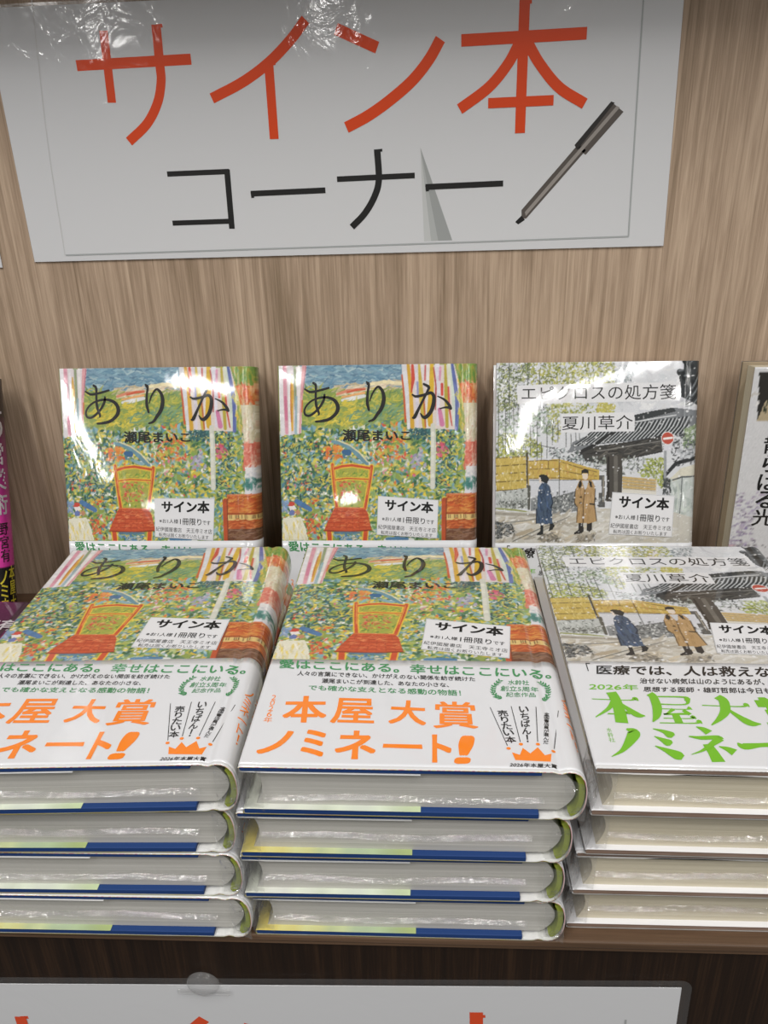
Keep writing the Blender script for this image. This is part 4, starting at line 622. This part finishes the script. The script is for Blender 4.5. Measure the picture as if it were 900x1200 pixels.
# ------------------------------------------------------------------ books
L_, T_ = 194.0, 24.6
def section(T, x_fold=0., hs=123., hw=6., a=8., flap=72.):
    """jacket cross-section: list of (x, z, zone); zone F flap, C cover, S spine, B back"""
    P = []
    for x in np.linspace(flap, 1, 8): P.append((x, T - 3.0, 'F'))
    P += [(.2, T - 2.7, 'F'), (x_fold, T - 1.6, 'F'), (.05, T - .6, 'C'), (.5, T - .12, 'C')]
    for x in np.arange(.9, hs, RES): P.append((x, T, 'C'))
    for x in np.arange(hs, hs + hw, RES): P.append((x, T - .75 * math.sin(math.pi * (x - hs) / hw) ** 2, 'C'))
    for k in range(31):
        th = math.pi / 2 - math.pi * k / 30
        P.append((hs + hw + a * abs(math.cos(th)) ** .75, T / 2 + T / 2 * math.copysign(abs(math.sin(th)) ** .9, math.sin(th)), 'S'))
    for x in np.linspace(hs + hw - .5, hs, 7): P.append((x, .75 * math.sin(math.pi * (x - hs) / hw) ** 2, 'B'))
    for x in np.linspace(hs - 2, 1, 12): P.append((x, 0., 'B'))
    P += [(.1, .5, 'B'), (x_fold, 1.4, 'B'), (.2, 2.55, 'G')]
    for x in np.linspace(1, flap, 14): P.append((x, 2.85, 'G'))
    return P
def normals(P):
    q = np.array([(p[0], p[1]) for p in P]); t = np.gradient(q, axis=0); t /= np.linalg.norm(t, axis=1)[:, None] + 1e-9
    return np.stack([-t[:, 1], t[:, 0]], 1)          # outward for this winding (front cover: +z)
def sheet(mb, P, ys, key, colour=None, off=0., rim=.45):
    N = normals(P); np_ = len(P); rows = []
    cols = []
    for j, y in enumerate([ys[0]] + list(ys) + [ys[-1]]):
        o_ = off - (rim if j in (0, len(ys) + 1) else 0)
        yy = y
        for i, p in enumerate(P):
            k = 0 if p[2] in 'FG' and j in (0, len(ys) + 1) else 1
            oo = o_ if k else off
            rows.append(((p[0] + N[i][0] * oo) * MM, yy * MM, (p[1] + N[i][1] * oo) * MM))
            if colour is not None: cols.append(colour(p, yy, j in (0,)))
    R = len(ys) + 2
    top = [(j * np_ + i, j * np_ + i + 1, (j + 1) * np_ + i + 1, (j + 1) * np_ + i) for j in range(R - 1) for i in range(np_ - 1)]
    base = len(mb.f)
    mb.add(rows, top, key, cols if colour is not None else None, True)
def on_cover(P):
    """2-D face coordinates (u from fore-edge, v from head) -> 3-D point on the jacket"""
    xs = [(p[0], p[1]) for p in P if p[2] in 'C'] + [(p[0], p[1]) for p in P if p[2] == 'S'][:12]
    xa = np.array([q[0] for q in xs]); za = np.array([q[1] for q in xs])
    def f3(u, v, lift=0.): return (u * MM, (L_ - v) * MM, (float(np.interp(u, xa, za)) + lift) * MM)
    return f3

def page_block(mb, T, key, x0=5., x1=127.):
    ys = (3., L_ - 3.); n = 14; z0, z1 = 2.72, T - 2.72
    left = [(x0 + 3.2 * math.sin(math.pi * k / n), z0 + (z1 - z0) * k / n) for k in range(n + 1)]
    right = [(x1 + 6.0 * math.sin(math.pi * (n - k) / n) ** .8, z0 + (z1 - z0) * (n - k) / n) for k in range(n + 1)]
    P = left + right; c = len(P)
    vs = [(x * MM, y * MM, z * MM) for y in ys for x, z in P]
    mb.add(vs, [list(range(c)), list(range(2 * c - 1, c - 1, -1))], key); mb.add(vs, [(i, c + i, c + (i + 1) % c, (i + 1) % c) for i in range(c)], key)
def lining(mb, T, key, hs=129., a=8.):
    n = 22; out, inn = [], []
    for k in range(n + 1):
        th = math.radians(52) - math.radians(128) * k / n
        cx, cz = abs(math.cos(th)) ** .75, math.copysign(abs(math.sin(th)) ** .9, math.sin(th))
        out.append((hs + (a - .7) * cx, T / 2 + (T / 2 - .9) * cz)); inn.append((hs - .4 + (a - 2.6) * cx, T / 2 + (T / 2 - 2.6) * cz))
    P = out + inn[::-1]; c = len(P)
    vs = [(x * MM, y * MM, z * MM) for y in (1.2, L_ - 1.2) for x, z in P]
    fs_ = [(i, i + 1, c - 2 - i, c - 1 - i) for i in range(n)]
    mb.add(vs, fs_ + [tuple(c + q for q in f[::-1]) for f in fs_] + [(i, c + i, c + (i + 1) % c, (i + 1) % c) for i in range(c)], key)
def film_scraps(mb, T, seed):
    """crumpled film over the hollow fore-edge corner, the spine end and the sealed seam across the pages"""
    rng = np.random.default_rng(seed)
    def crumple(fn, nu, nv, amp):
        b = [[np.array(fn(i / nu, j / nv)) for j in range(nv + 1)] for i in range(nu + 1)]
        vs = [tuple((b[i][j] + rng.normal(0, amp, 3) * (0.25 if i in (0, nu) or j in (0, nv) else 1)) * MM) for i in range(nu + 1) for j in range(nv + 1)]
        mb.add(vs, [(i * (nv + 1) + j, (i + 1) * (nv + 1) + j, (i + 1) * (nv + 1) + j + 1, i * (nv + 1) + j + 1) for i in range(nu) for j in range(nv)], 'film', None, True)
    crumple(lambda a, b: (-.6 + a * 9.5, -.2 + 1.8 * a * (1 - a) + .4, 1.5 + b * (T - 3)), 9, 9, .35)              # tail corner
    crumple(lambda a, b: (.2 + 2.2 * math.sin(math.pi * b), .5 + a * 26, 1.5 + b * (T - 3)), 12, 8, .4)             # fore-edge hollow
    crumple(lambda a, b: (-1.4 - 2.6 * math.sin(math.pi * a) * (1 - b) + 2 * b, -.6 + b * 1.5, 5 + a * 13), 8, 4, .5)  # tuft
    crumple(lambda a, b: (128 + a * 8, .1 - .4 * math.sin(3 * a), 2.5 + b * (T - 5) * (1 - .35 * a) + 3 * a), 6, 9, .35)    # spine end
    crumple(lambda a, b: (133.2 + 3.4 * b, -.4 - 1.2 * b, 1.0 + a * 7), 5, 4, .5)
    h = T * rng.uniform(.28, .42)
    crumple(lambda a, b: (9 + a * 112, .9 + 1.9 * b, h + 1.5 * b + 1.1 * math.sin(9 * a + seed) * .6), 110, 2, .2)  # seam
def creases(mb, lines, f3, seed):
    rng = np.random.default_rng(seed)
    for pts in lines:
        P = np.array(pts, float); Q = []
        for a, b in zip(P[:-1], P[1:]):
            n = max(2, int(np.hypot(*(b - a)[:2]) / 1.1))
            for k in range(n): Q.append(a + (b - a) * k / n)
        Q.append(P[-1]); Q = np.array(Q); t = np.gradient(Q[:, :2], axis=0); t /= np.linalg.norm(t, axis=1)[:, None] + 1e-9
        N = np.stack([-t[:, 1], t[:, 0]], 1); K = 8; vs = []
        for i, q in enumerate(Q):
            w_ = max(.5, q[2] * .0855) * rng.uniform(.7, 1.25); hgt = w_ * .18 * rng.uniform(.6, 1.3); sh = rng.normal(0, .25)
            for k in range(K + 1):
                s_ = k / K * 2 - 1
                vs.append(f3(q[0] + N[i][0] * (s_ * w_ * .6 + sh), q[1] + N[i][1] * (s_ * w_ * .6 + sh), .12 + hgt * (1 - s_ * s_) + rng.normal(0, .03) * (1 - abs(s_))))
        n = len(Q)
        mb.add(vs, [(i * (K + 1) + k, (i + 1) * (K + 1) + k, (i + 1) * (K + 1) + k + 1, i * (K + 1) + k + 1) for i in range(n - 1) for k in range(K)], 'crease', None, True)
STICK = [('サイン本', (.12, .06, .92, .36), .036), ('※お1人様', (.08, .52, .40, .63), .004), ('1冊限り', (.43, .49, .79, .655), .008), ('です', (.81, .53, .94, .635), .004),
         ('紀伊國屋書店　天王寺ミオ店', (.02, .73, .975, .845), .0), ('転売は固くお断りいたします', (.07, .88, .92, .975), .0)]
def sticker(parent, quad, f3):
    m = MB(); g = lambda u, v, l=0.: f3(u, v, .32 + l)
    c = np.array([q[:2] for q in quad])
    vs = [g(*q, 0) for q in c] + [g(*q, -.12) for q in c]
    m.add(vs, [(3, 2, 1, 0)] + [((i + 1) % 4, (i + 1) % 4 + 4, i + 4, i)[::-1] for i in range(4)], 'sticker')
    for s, (a0, b0, a1, b1), off in STICK:
        put_text(m, s, 'sticker_ink', [quadmap(c, a0, b0), quadmap(c, a1, b0), quadmap(c, a1, b1), quadmap(c, a0, b1)], g, off, 0, .06)
    e = [quadmap(c, *p) for p in ((.006, .01), (.994, .01), (.994, .99), (.006, .99))]
    for a, b in zip(e, e[1:] + e[:1]): ribbon(m, [(*a, .12), (*b, .12)], 'grey_ink', g, 0, .05, False)
    return m.build('sticker', parent)

ALT = {}
FLAPS = [('e0cc60', 'dcd488', 'c4cc98', 'b0c4a4', 'a8b878'), ('dfe3d4', 'e3e5dc', 'd8e0cc', 'dde4d6', 'c4d4a8')]
def book_base(name, kind, label, group):
    """one wrapped hardcover: x from fore-edge to spine, y from tail to head, z from back to front cover"""
    t = thing(name, label, 'book', group)
    P = section(T_, flap=72 if kind == 'garden' else 96)
    f3 = on_cover(P)
    cvs = CANVAS[kind]; H, W = cvs.shape[:2]
    rng = np.random.default_rng(5)
    rimcols = [rgb(h) for h in (('e8c84a', 'e8dcb0', 'e4a0a0', 'd8604c', 'ece4dc', 'e8d060', 'e09050') if kind == 'garden' else ('dcdcda', 'b8aca0', 'd0ccc6'))]
    flapc = [rgb(h) for h in FLAPS[0]]
    def colour(p, y, rim):
        x, z, zone = p; v = L_ - y
        if zone in 'CSB' and rim: return rimcols[int(x / 7.3 + 2 * math.sin(x)) % len(rimcols)]
        if zone in 'CS':
            if v > 123.5: return np.array((.7, .7, .7))
            return cvs[min(H - 1, int(v / RES)), min(W - 1, int(min(x, 136) / RES))]
        if zone == 'B': return (rgb('8fa050') if kind == 'garden' else rgb('d6d4d2')) * (1 + .1 * math.sin(x * 2.3 + y))
        if kind != 'garden': return rgb('e8e8ea')
        k = x / 72 * (len(flapc) - 1.001) + .25 * math.sin(x * 1.7) + .2 * math.sin(y * .9); k = min(max(k, 0), len(flapc) - 1.001)
        c = flapc[int(k)] * (1 - k % 1) + flapc[int(k) + 1] * (k % 1)
        return c * (.92 + .08 * math.sin(x * 5))
    vis = [y for y in np.arange(L_ - 123.6, L_, RES)] + [L_]
    ys = [0., 1.0, 3.0, 30., 60.] + vis
    m = MB(); sheet(m, [p for p in P if p[2] in 'CSB'] , ys, 'jacket', colour)
    if kind == 'garden':
        for st in DATA['ari']: ribbon(m, [(a, b, w_ * .115) for a, b, w_ in st], 'k', f3, 6, .10)
        s, col, q, off, vert = DATA['ari_text'][0]; put_text(m, s, 'k', q, f3, off, vert, .11)
    else:
        for s, col, q, off, vert in DATA['gate_text'][:2]: put_text(m, s, 'k', q, f3, off, vert, .10)
    jk = m.build('dust_jacket', t)
    for zone in 'FG':
        m = MB(); sheet(m, [p for p in P if p[2] == zone], [0., 1., 2.5, 4., 60., 130., L_], 'flap', lambda p, y, r: colour(p, y, False), 0, 0)
        fo = m.build('jacket_flap', jk)
        if zone == 'G' and kind == 'garden':                    # some copies show the pale half of the flap drawing
            flapc = [rgb(h) for h in FLAPS[1]]
            m = MB(); sheet(m, [p for p in P if p[2] == zone], [0., 1., 2.5, 4., 60., 130., L_], 'flap', lambda p, y, r: colour(p, y, False), 0, 0)
            tmp = m.build('jacket_flap', jk); ALT[fo.data.name] = tmp.data; bpy.data.objects.remove(tmp)
    bk = 'board' if kind == 'garden' else 'walnut_board'
    for z0, z1 in ((.15, 2.6), (T_ - 2.6, T_ - .15)):
        m = MB(); m.box(.5 * MM, 119 * MM, .3 * MM, (L_ - .3) * MM, z0 * MM, z1 * MM, bk); m.build('cover_board', t, .0004)
    m = MB(); page_block(m, T_, 'pages' if kind == 'garden' else 'cream'); m.build('page_block', t)
    m = MB(); lining(m, T_, 'olive' if kind == 'garden' else 'cream'); m.build('spine_lining', t)
    # paper band
    m = MB(); PB = [p for p in P if p[2] in 'CSB']
    yb = 73.0 if kind == 'garden' else 71.0
    sheet(m, PB, [1.6, 3., 10, 20, 30, 40, 50, 60, 68, yb], 'band', None, .14, .25)
    if kind == 'garden':
        for s, col, q, off, vert in DATA['ari_text'][1:]: put_text(m, s, col, q, f3, off, vert, .26)
        for a, b in DATA['band_lines']: ribbon(m, [(*a, .3), (*b, .3)], 'k', f3, 0, .26, False)
        for x, y in DATA['band_dots']: ribbon(m, [(x - .1, y, 1.5), (x + .1, y, 1.5)], 'o', f3, 0, .26)
        patch(m, DATA['crown'], 'o', f3, .26)
        for sd, arc in enumerate(DATA['laurel']):
            ribbon(m, [(*q, .3) for q in arc], 'g', f3, 5, .26, False)
            A = np.array(arc)
            for k in range(11):
                tt = k / 10 * (len(A) - 1.001); i = int(tt); p_ = A[i] + (A[i + 1] - A[i]) * (tt - i); d = A[i + 1] - A[i]; d = d / np.hypot(*d)
                for sgn in (-1, 1):
                    e = -d * 1.3 + np.array((-d[1], d[0])) * sgn * 1.1
                    ribbon(m, [(*p_, .2), (*(p_ + e * .6), .8), (*(p_ + e * 1.15), .1)], 'g', f3, 3, .26, False)
        # orange lettering running down the rounded spine
        sp = [p for p in P if p[2] == 'S']
        def fsp(u, v, lift=0.):
            k = min(max(u, 0), 1) * 24; i = int(k); i = min(i, len(sp) - 2); f = k - i
            return ((sp[i][0] * (1 - f) + sp[i + 1][0] * f + lift * .9) * MM, (L_ - v) * MM, (sp[i][1] * (1 - f) + sp[i + 1][1] * f + lift * .6) * MM)
        put_text(m, 'ノミネート！', 'o', [(.14, 143), (.42, 143), (.42, 180), (.14, 180)], fsp, .0, 1, .35)
        put_text(m, '本屋大賞', 'o', [(.50, 140), (.80, 140), (.80, 172), (.50, 172)], fsp, .0, 1, .35)
    else:
        put_text(m, '「', 'k', [(8.3, 124.6), (10.3, 124.6), (10.3, 131), (8.3, 131)], f3, .0, 0, .26)
        for s, col, q, off, vert in DATA['gate_text'][2:]: put_text(m, s, col, q, f3, off, vert, .26)
        put_text(m, 'いんだよ」', 'k', [(93, 125.5), (131, 125.5), (131, 132), (93, 132)], f3, .03, 0, .26)
        for st in DATA['gate_big']: ribbon(m, st, 'y', f3, 5, .26, False)
        put_text(m, 'ト！', 'y', [(94, 172), (122, 172), (122, 188), (94, 188)], f3, .05, 0, .26)
        put_text(m, '賞', 'y', [(75, 148), (95, 148), (95, 168), (75, 168)], f3, .04, 0, .26)
    m.build('paper_band', t)
    return t, f3, P
def wrap(root, seed, lines=None, f3=None, scraps=True):
    if scraps:
        m = MB(); film_scraps(m, T_, seed); m.build('shrink_wrap', root)
    for i, ln in enumerate(lines or []):
        m = MB(); creases(m, [ln], f3, seed + i); m.build('film_crease', root)
def lay(o, x, y, level, th=0.): o.location = (x, y, level * .0251 + .0001); o.rotation_euler = (0, 0, th)
LEAN = math.radians(16.573)
def stand(o, x, yt=-.0314, lean=LEAN, zt=None, L=194., T=T_):
    ly = Vector((0, math.sin(lean), math.cos(lean))); lz = Vector((0, -math.cos(lean), math.sin(lean)))
    top = Vector((x, yt, .1935)); O = top - ly * L * MM - lz * T * MM
    O.z = .0003 if zt is None else zt
    o.matrix_world = Matrix(((1, ly.x, lz.x, O.x), (0, ly.y, lz.y, O.y), (0, ly.z, lz.z, O.z), (0, 0, 0, 1)))

CANVAS = {'garden': paint(DATA['garden'], 137, 123.6, 3), 'gate': paint(DATA['gate'], 137, 123.6, 8, .14)}
GG, HG = 'hardcovers with a red chair in a garden', 'hardcovers with a tiled gate in snow'
base, f3, PS = book_base('hardcover_book', 'garden', '', GG)
gate, g3, _ = book_base('hardcover_book', 'gate', '', HG)
Q = DATA['quads']
def make(src, label, place, seed, stick=None, lines=None, ff=None, scraps=True):
    o = dup(src, label); place(o)
    if seed % 2 and src is base:
        for jk in o.children:
            for fl in jk.children:
                if fl.data.name in ALT: fl.data = ALT[fl.data.name]
    wrap(o, seed, lines, ff, scraps)
    if stick: sticker(o, stick, ff)
    return o
# three stacks
mid = [(-.0729, -.3162, 3, -.0062), (-.0765, -.3150, 2, -.002), (-.0775, -.3140, 1, .004), (-.0753, -.3125, 0, 0.)]
names = ['on top of the middle stack, its whole lettered band showing', 'second from the top in the middle stack', 'third from the top in the middle stack', 'at the bottom of the middle stack on the shelf']
for i, (x, y, lv, th) in enumerate(mid):
    make(base, ('red chair hardcover ' if i == 0 else 'white-paged hardcover ') + names[i], lambda o: lay(o, x, y, lv, th), 11 + i, Q['flatmid'] if i == 0 else None, None, f3)
left = [(-.2112, -.3205, 3, .0424), (-.2152, -.3160, 2, .022), (-.2146, -.3150, 1, .012), (-.2128, -.3150, 0, .006)]
names = ['on top of the left stack, cut by the photo edge', 'second from the top in the left stack', 'third from the top in the left stack', 'at the bottom of the left stack on the shelf']
for i, (x, y, lv, th) in enumerate(left):
    make(base, ('red chair hardcover ' if i == 0 else 'white-paged hardcover ') + names[i], lambda o: lay(o, x, y, lv, th), 31 + i, Q['flatleft'] if i == 0 else None, None, f3)
right = [(.0668, -.3142, 3, -.016), (.0672, -.3105, 2, -.012), (.0642, -.3090, 1, -.004), (.0640, -.3055, 0, 0.)]
names = ['on top of the right stack, green letters on its band', 'second from the top in the right stack', 'third from the top in the right stack', 'at the bottom of the right stack on the shelf']
for i, (x, y, lv, th) in enumerate(right):
    make(gate, ('tiled gate hardcover ' if i == 0 else 'cream-paged hardcover ') + names[i], lambda o: lay(o, x, y, lv, th), 51 + i, Q['flatright'] if i == 0 else None, None, g3)
# standing row
make(base, 'red chair hardcover standing at the left against the wall, film glare over the chair', lambda o: stand(o, -.2516), 71, Q['st1'], None, f3, False)
make(base, 'red chair hardcover standing in the middle against the wall', lambda o: stand(o, -.0983), 72, Q['st2'], None, f3, False)
make(gate, 'tiled gate hardcover standing against the wall, two figures in coats on its cover', lambda o: stand(o, .0506), 73, Q['st3'], None, g3, False)
for r in (base, gate):
    for ch in list(r.children):
        for g in list(ch.children): bpy.data.objects.remove(g)
        bpy.data.objects.remove(ch)
    bpy.data.objects.remove(r)

# ------------------------------------------------------------------ books cut by the photo's sides
def plain_book(label, W, L, T, canvas, printer, pagekey, boardkey, group=None, name='hardcover_book'):
    t = thing(name, label, 'book', group)
    P = section(T, hs=W - 14., flap=60); PB = [p for p in P if p[2] in 'CSB']
    H_, W_ = canvas.shape[:2]
    col = lambda p, y, rim: canvas[min(H_ - 1, int((L - y) / RES)), min(W_ - 1, int(max(0, min(p[0], W - .5)) / RES))]
    m = MB(); sheet(m, PB[::2] + ([PB[-1]] if len(PB) % 2 == 0 else []), list(np.linspace(0, L, 150)), 'jacket', col)
    def f3(u, v, lift=0.):
        xs = [(p[0], p[1]) for p in P if p[2] == 'C'] + [(p[0], p[1]) for p in P if p[2] == 'S'][:16]
        return (u * MM, (L - v) * MM, (float(np.interp(u, [q[0] for q in xs], [q[1] for q in xs])) + lift) * MM)
    if printer: printer(m, f3)
    m.build('dust_jacket', t)
    for z0, z1 in ((.15, 2.6), (T - 2.6, T - .15)):
        b = MB(); b.box(.5 * MM, (W - 18) * MM, .3 * MM, (L - .3) * MM, z0 * MM, z1 * MM, boardkey); b.build('cover_board', t, .0004)
    b = MB(); n = 10; z0, z1 = 2.7, T - 2.7
    Pp = [(4. + 2 * math.sin(math.pi * k / n), z0 + (z1 - z0) * k / n) for k in range(n + 1)] + [(W - 10 + 5 * math.sin(math.pi * k / n), z1 - (z1 - z0) * k / n) for k in range(n + 1)]
    c = len(Pp); vs = [(x * MM, y * MM, z * MM) for y in (2.5, L - 2.5) for x, z in Pp]
    b.add(vs, [list(range(c)), list(range(2 * c - 1, c - 1, -1))] + [(i, c + i, c + (i + 1) % c, (i + 1) % c) for i in range(c)], pagekey); b.build('page_block', t)
    return t, f3
# pink book at the far left: black to magenta jacket, silver title, black band with yellow letters
def pink_canvas(W, L):
    rng = np.random.default_rng(4); H_, W_ = int(L / RES) + 2, int(W / RES) + 2
    v = np.linspace(0, L, H_)[:, None, None]; k = np.clip((v - 25) / 75, 0, 1)
    c = rgb('1a0d12') * (1 - k) + rgb('d43a9c') * k; c = np.repeat(c, W_, 1)
    c *= 1 + rng.normal(0, .04, (H_, W_))[..., None]; c[int(134 / RES):] = rgb('121012'); return np.clip(c, 0.002, .95)
def pink_print(m, f3):
    sp = [(p[0], p[1]) for p in section(20., hs=116., flap=60) if p[2] == 'S']
    def f(u, v, lift=0.):                                     # u runs round the spine, 0 at the front cover, 1 at the back
        k = min(max(u, 0), 1) * (len(sp) - 1); a = min(int(k), len(sp) - 2); q = k - a
        th = math.pi / 2 - math.pi * u
        return ((sp[a][0] * (1 - q) + sp[a + 1][0] * q + lift * math.cos(th)) * MM, (190. - v) * MM, (sp[a][1] * (1 - q) + sp[a + 1][1] * q + lift * math.sin(th)) * MM)
    for i, ch in enumerate('生の営業術'): put_text(m, ch, 'silver', [(.02, 9 + i * 18), (.50, 9 + i * 18), (.50, 25 + i * 18), (.02, 25 + i * 18)], f, .018, 1, .2)
    put_text(m, '野宮有', 'k', [(.18, 102), (.46, 102), (.46, 131), (.18, 131)], f, .014, 1, .2)
    put_text(m, 'ノミネート', 'yellow', [(.10, 137), (.34, 137), (.34, 187), (.10, 187)], f, .014, 1, .2)
    put_text(m, '本屋大賞', 'yellow', [(.38, 134), (.56, 134), (.56, 178), (.38, 178)], f, .014, 1, .2)
pk, _ = plain_book('black and magenta hardcover standing at the far left with silver lettering', 130, 190., 20., pink_canvas(130, 190), pink_print, 'cream', 'board')
stand(pk, -.2992 - .130, -.0345, LEAN, None, 190., 20.)
def dark_canvas(W, L):
    rng = np.random.default_rng(6); H_, W_ = int(L / RES) + 2, int(W / RES) + 2
    c = np.ones((H_, W_, 3)) * rgb('3a2230') * (1 + rng.normal(0, .12, (H_, W_)))[..., None]; return np.clip(c, .002, .9)
def dark_print(m, f3):
    put_text(m, '野宮有', 'silver', [(88, 22), (124, 22), (124, 34), (88, 34)], f3, .02, 0, .12)
    put_text(m, '営業術', 'r', [(80, 42), (124, 42), (124, 60), (80, 60)], f3, .03, 0, .12)
dk, _ = plain_book('dark purple hardcover lying flat at the far left, mostly hidden by the left stack', 130, 190., 20., dark_canvas(130, 190), dark_print, 'cream', 'board', 'dark hardcovers stacked at the far left')
dk.location = (-.3760, -.312, .0402)
for i in range(2):
    d = dup(dk, 'dark purple hardcover under another at the far left, behind the left stack'); d.location = (-.377, -.312, .0001 + .02 * i)
# pale book at the far right, standing nearly upright
def pale_canvas(W, L):
    ops = [('P', 'd9d9da', [(0, 0), (200, 0), (200, 250), (0, 250)]), ('P', '2e2c28', [(3, 3), (130, 3), (130, 36), (6, 34)]),
           ('P', 'b8a888', [(10, 22), (130, 22), (130, 36), (6, 36)]), ('D', 60, ['e8e6e2', 'd8d4cc', '3a4030', '7a6a50', '20201c'], [(2, 3), (130, 3), (130, 22), (2, 30)], 4, 2, 0, 80),
           ('D', 40, ['8a7658', 'cdbd98', '5a4c38'], [(8, 22), (130, 22), (130, 36), (8, 36)], 5, 1, 85, 10),
           ('D', 160, ['a99cb8', '8c7ea4', 'c4bccc', '6c6078', 'b8a8bc'], [(0, 88), (22, 84), (14, 112), (20, 128), (0, 132)], 4, .8, 0, 12),
           ('D', 90, ['6a6468', 'c8c4c8', 'a8a0a8', '4c4648', 'dcb0b8'], [(0, 126), (130, 126), (130, 150), (0, 150)], 9, .8, 2, 6)]
    return paint(ops, W, L, 12)
def pale_print(m, f3): put_text(m, '散らばる光', 'k', [(13, 46), (29, 46), (29, 112), (13, 112)], f3, .012, 1, .12)
M['fore'] = simple('beige_board', '9c8c74', .6)
pl, _ = plain_book('pale grey hardcover standing at the far right edge with a vertical black title', 131, 189., 24., pale_canvas(131, 189), pale_print, 'cream', 'fore')
stand(pl, .2185, -.0400, math.radians(3.0), None, 189., 24.)
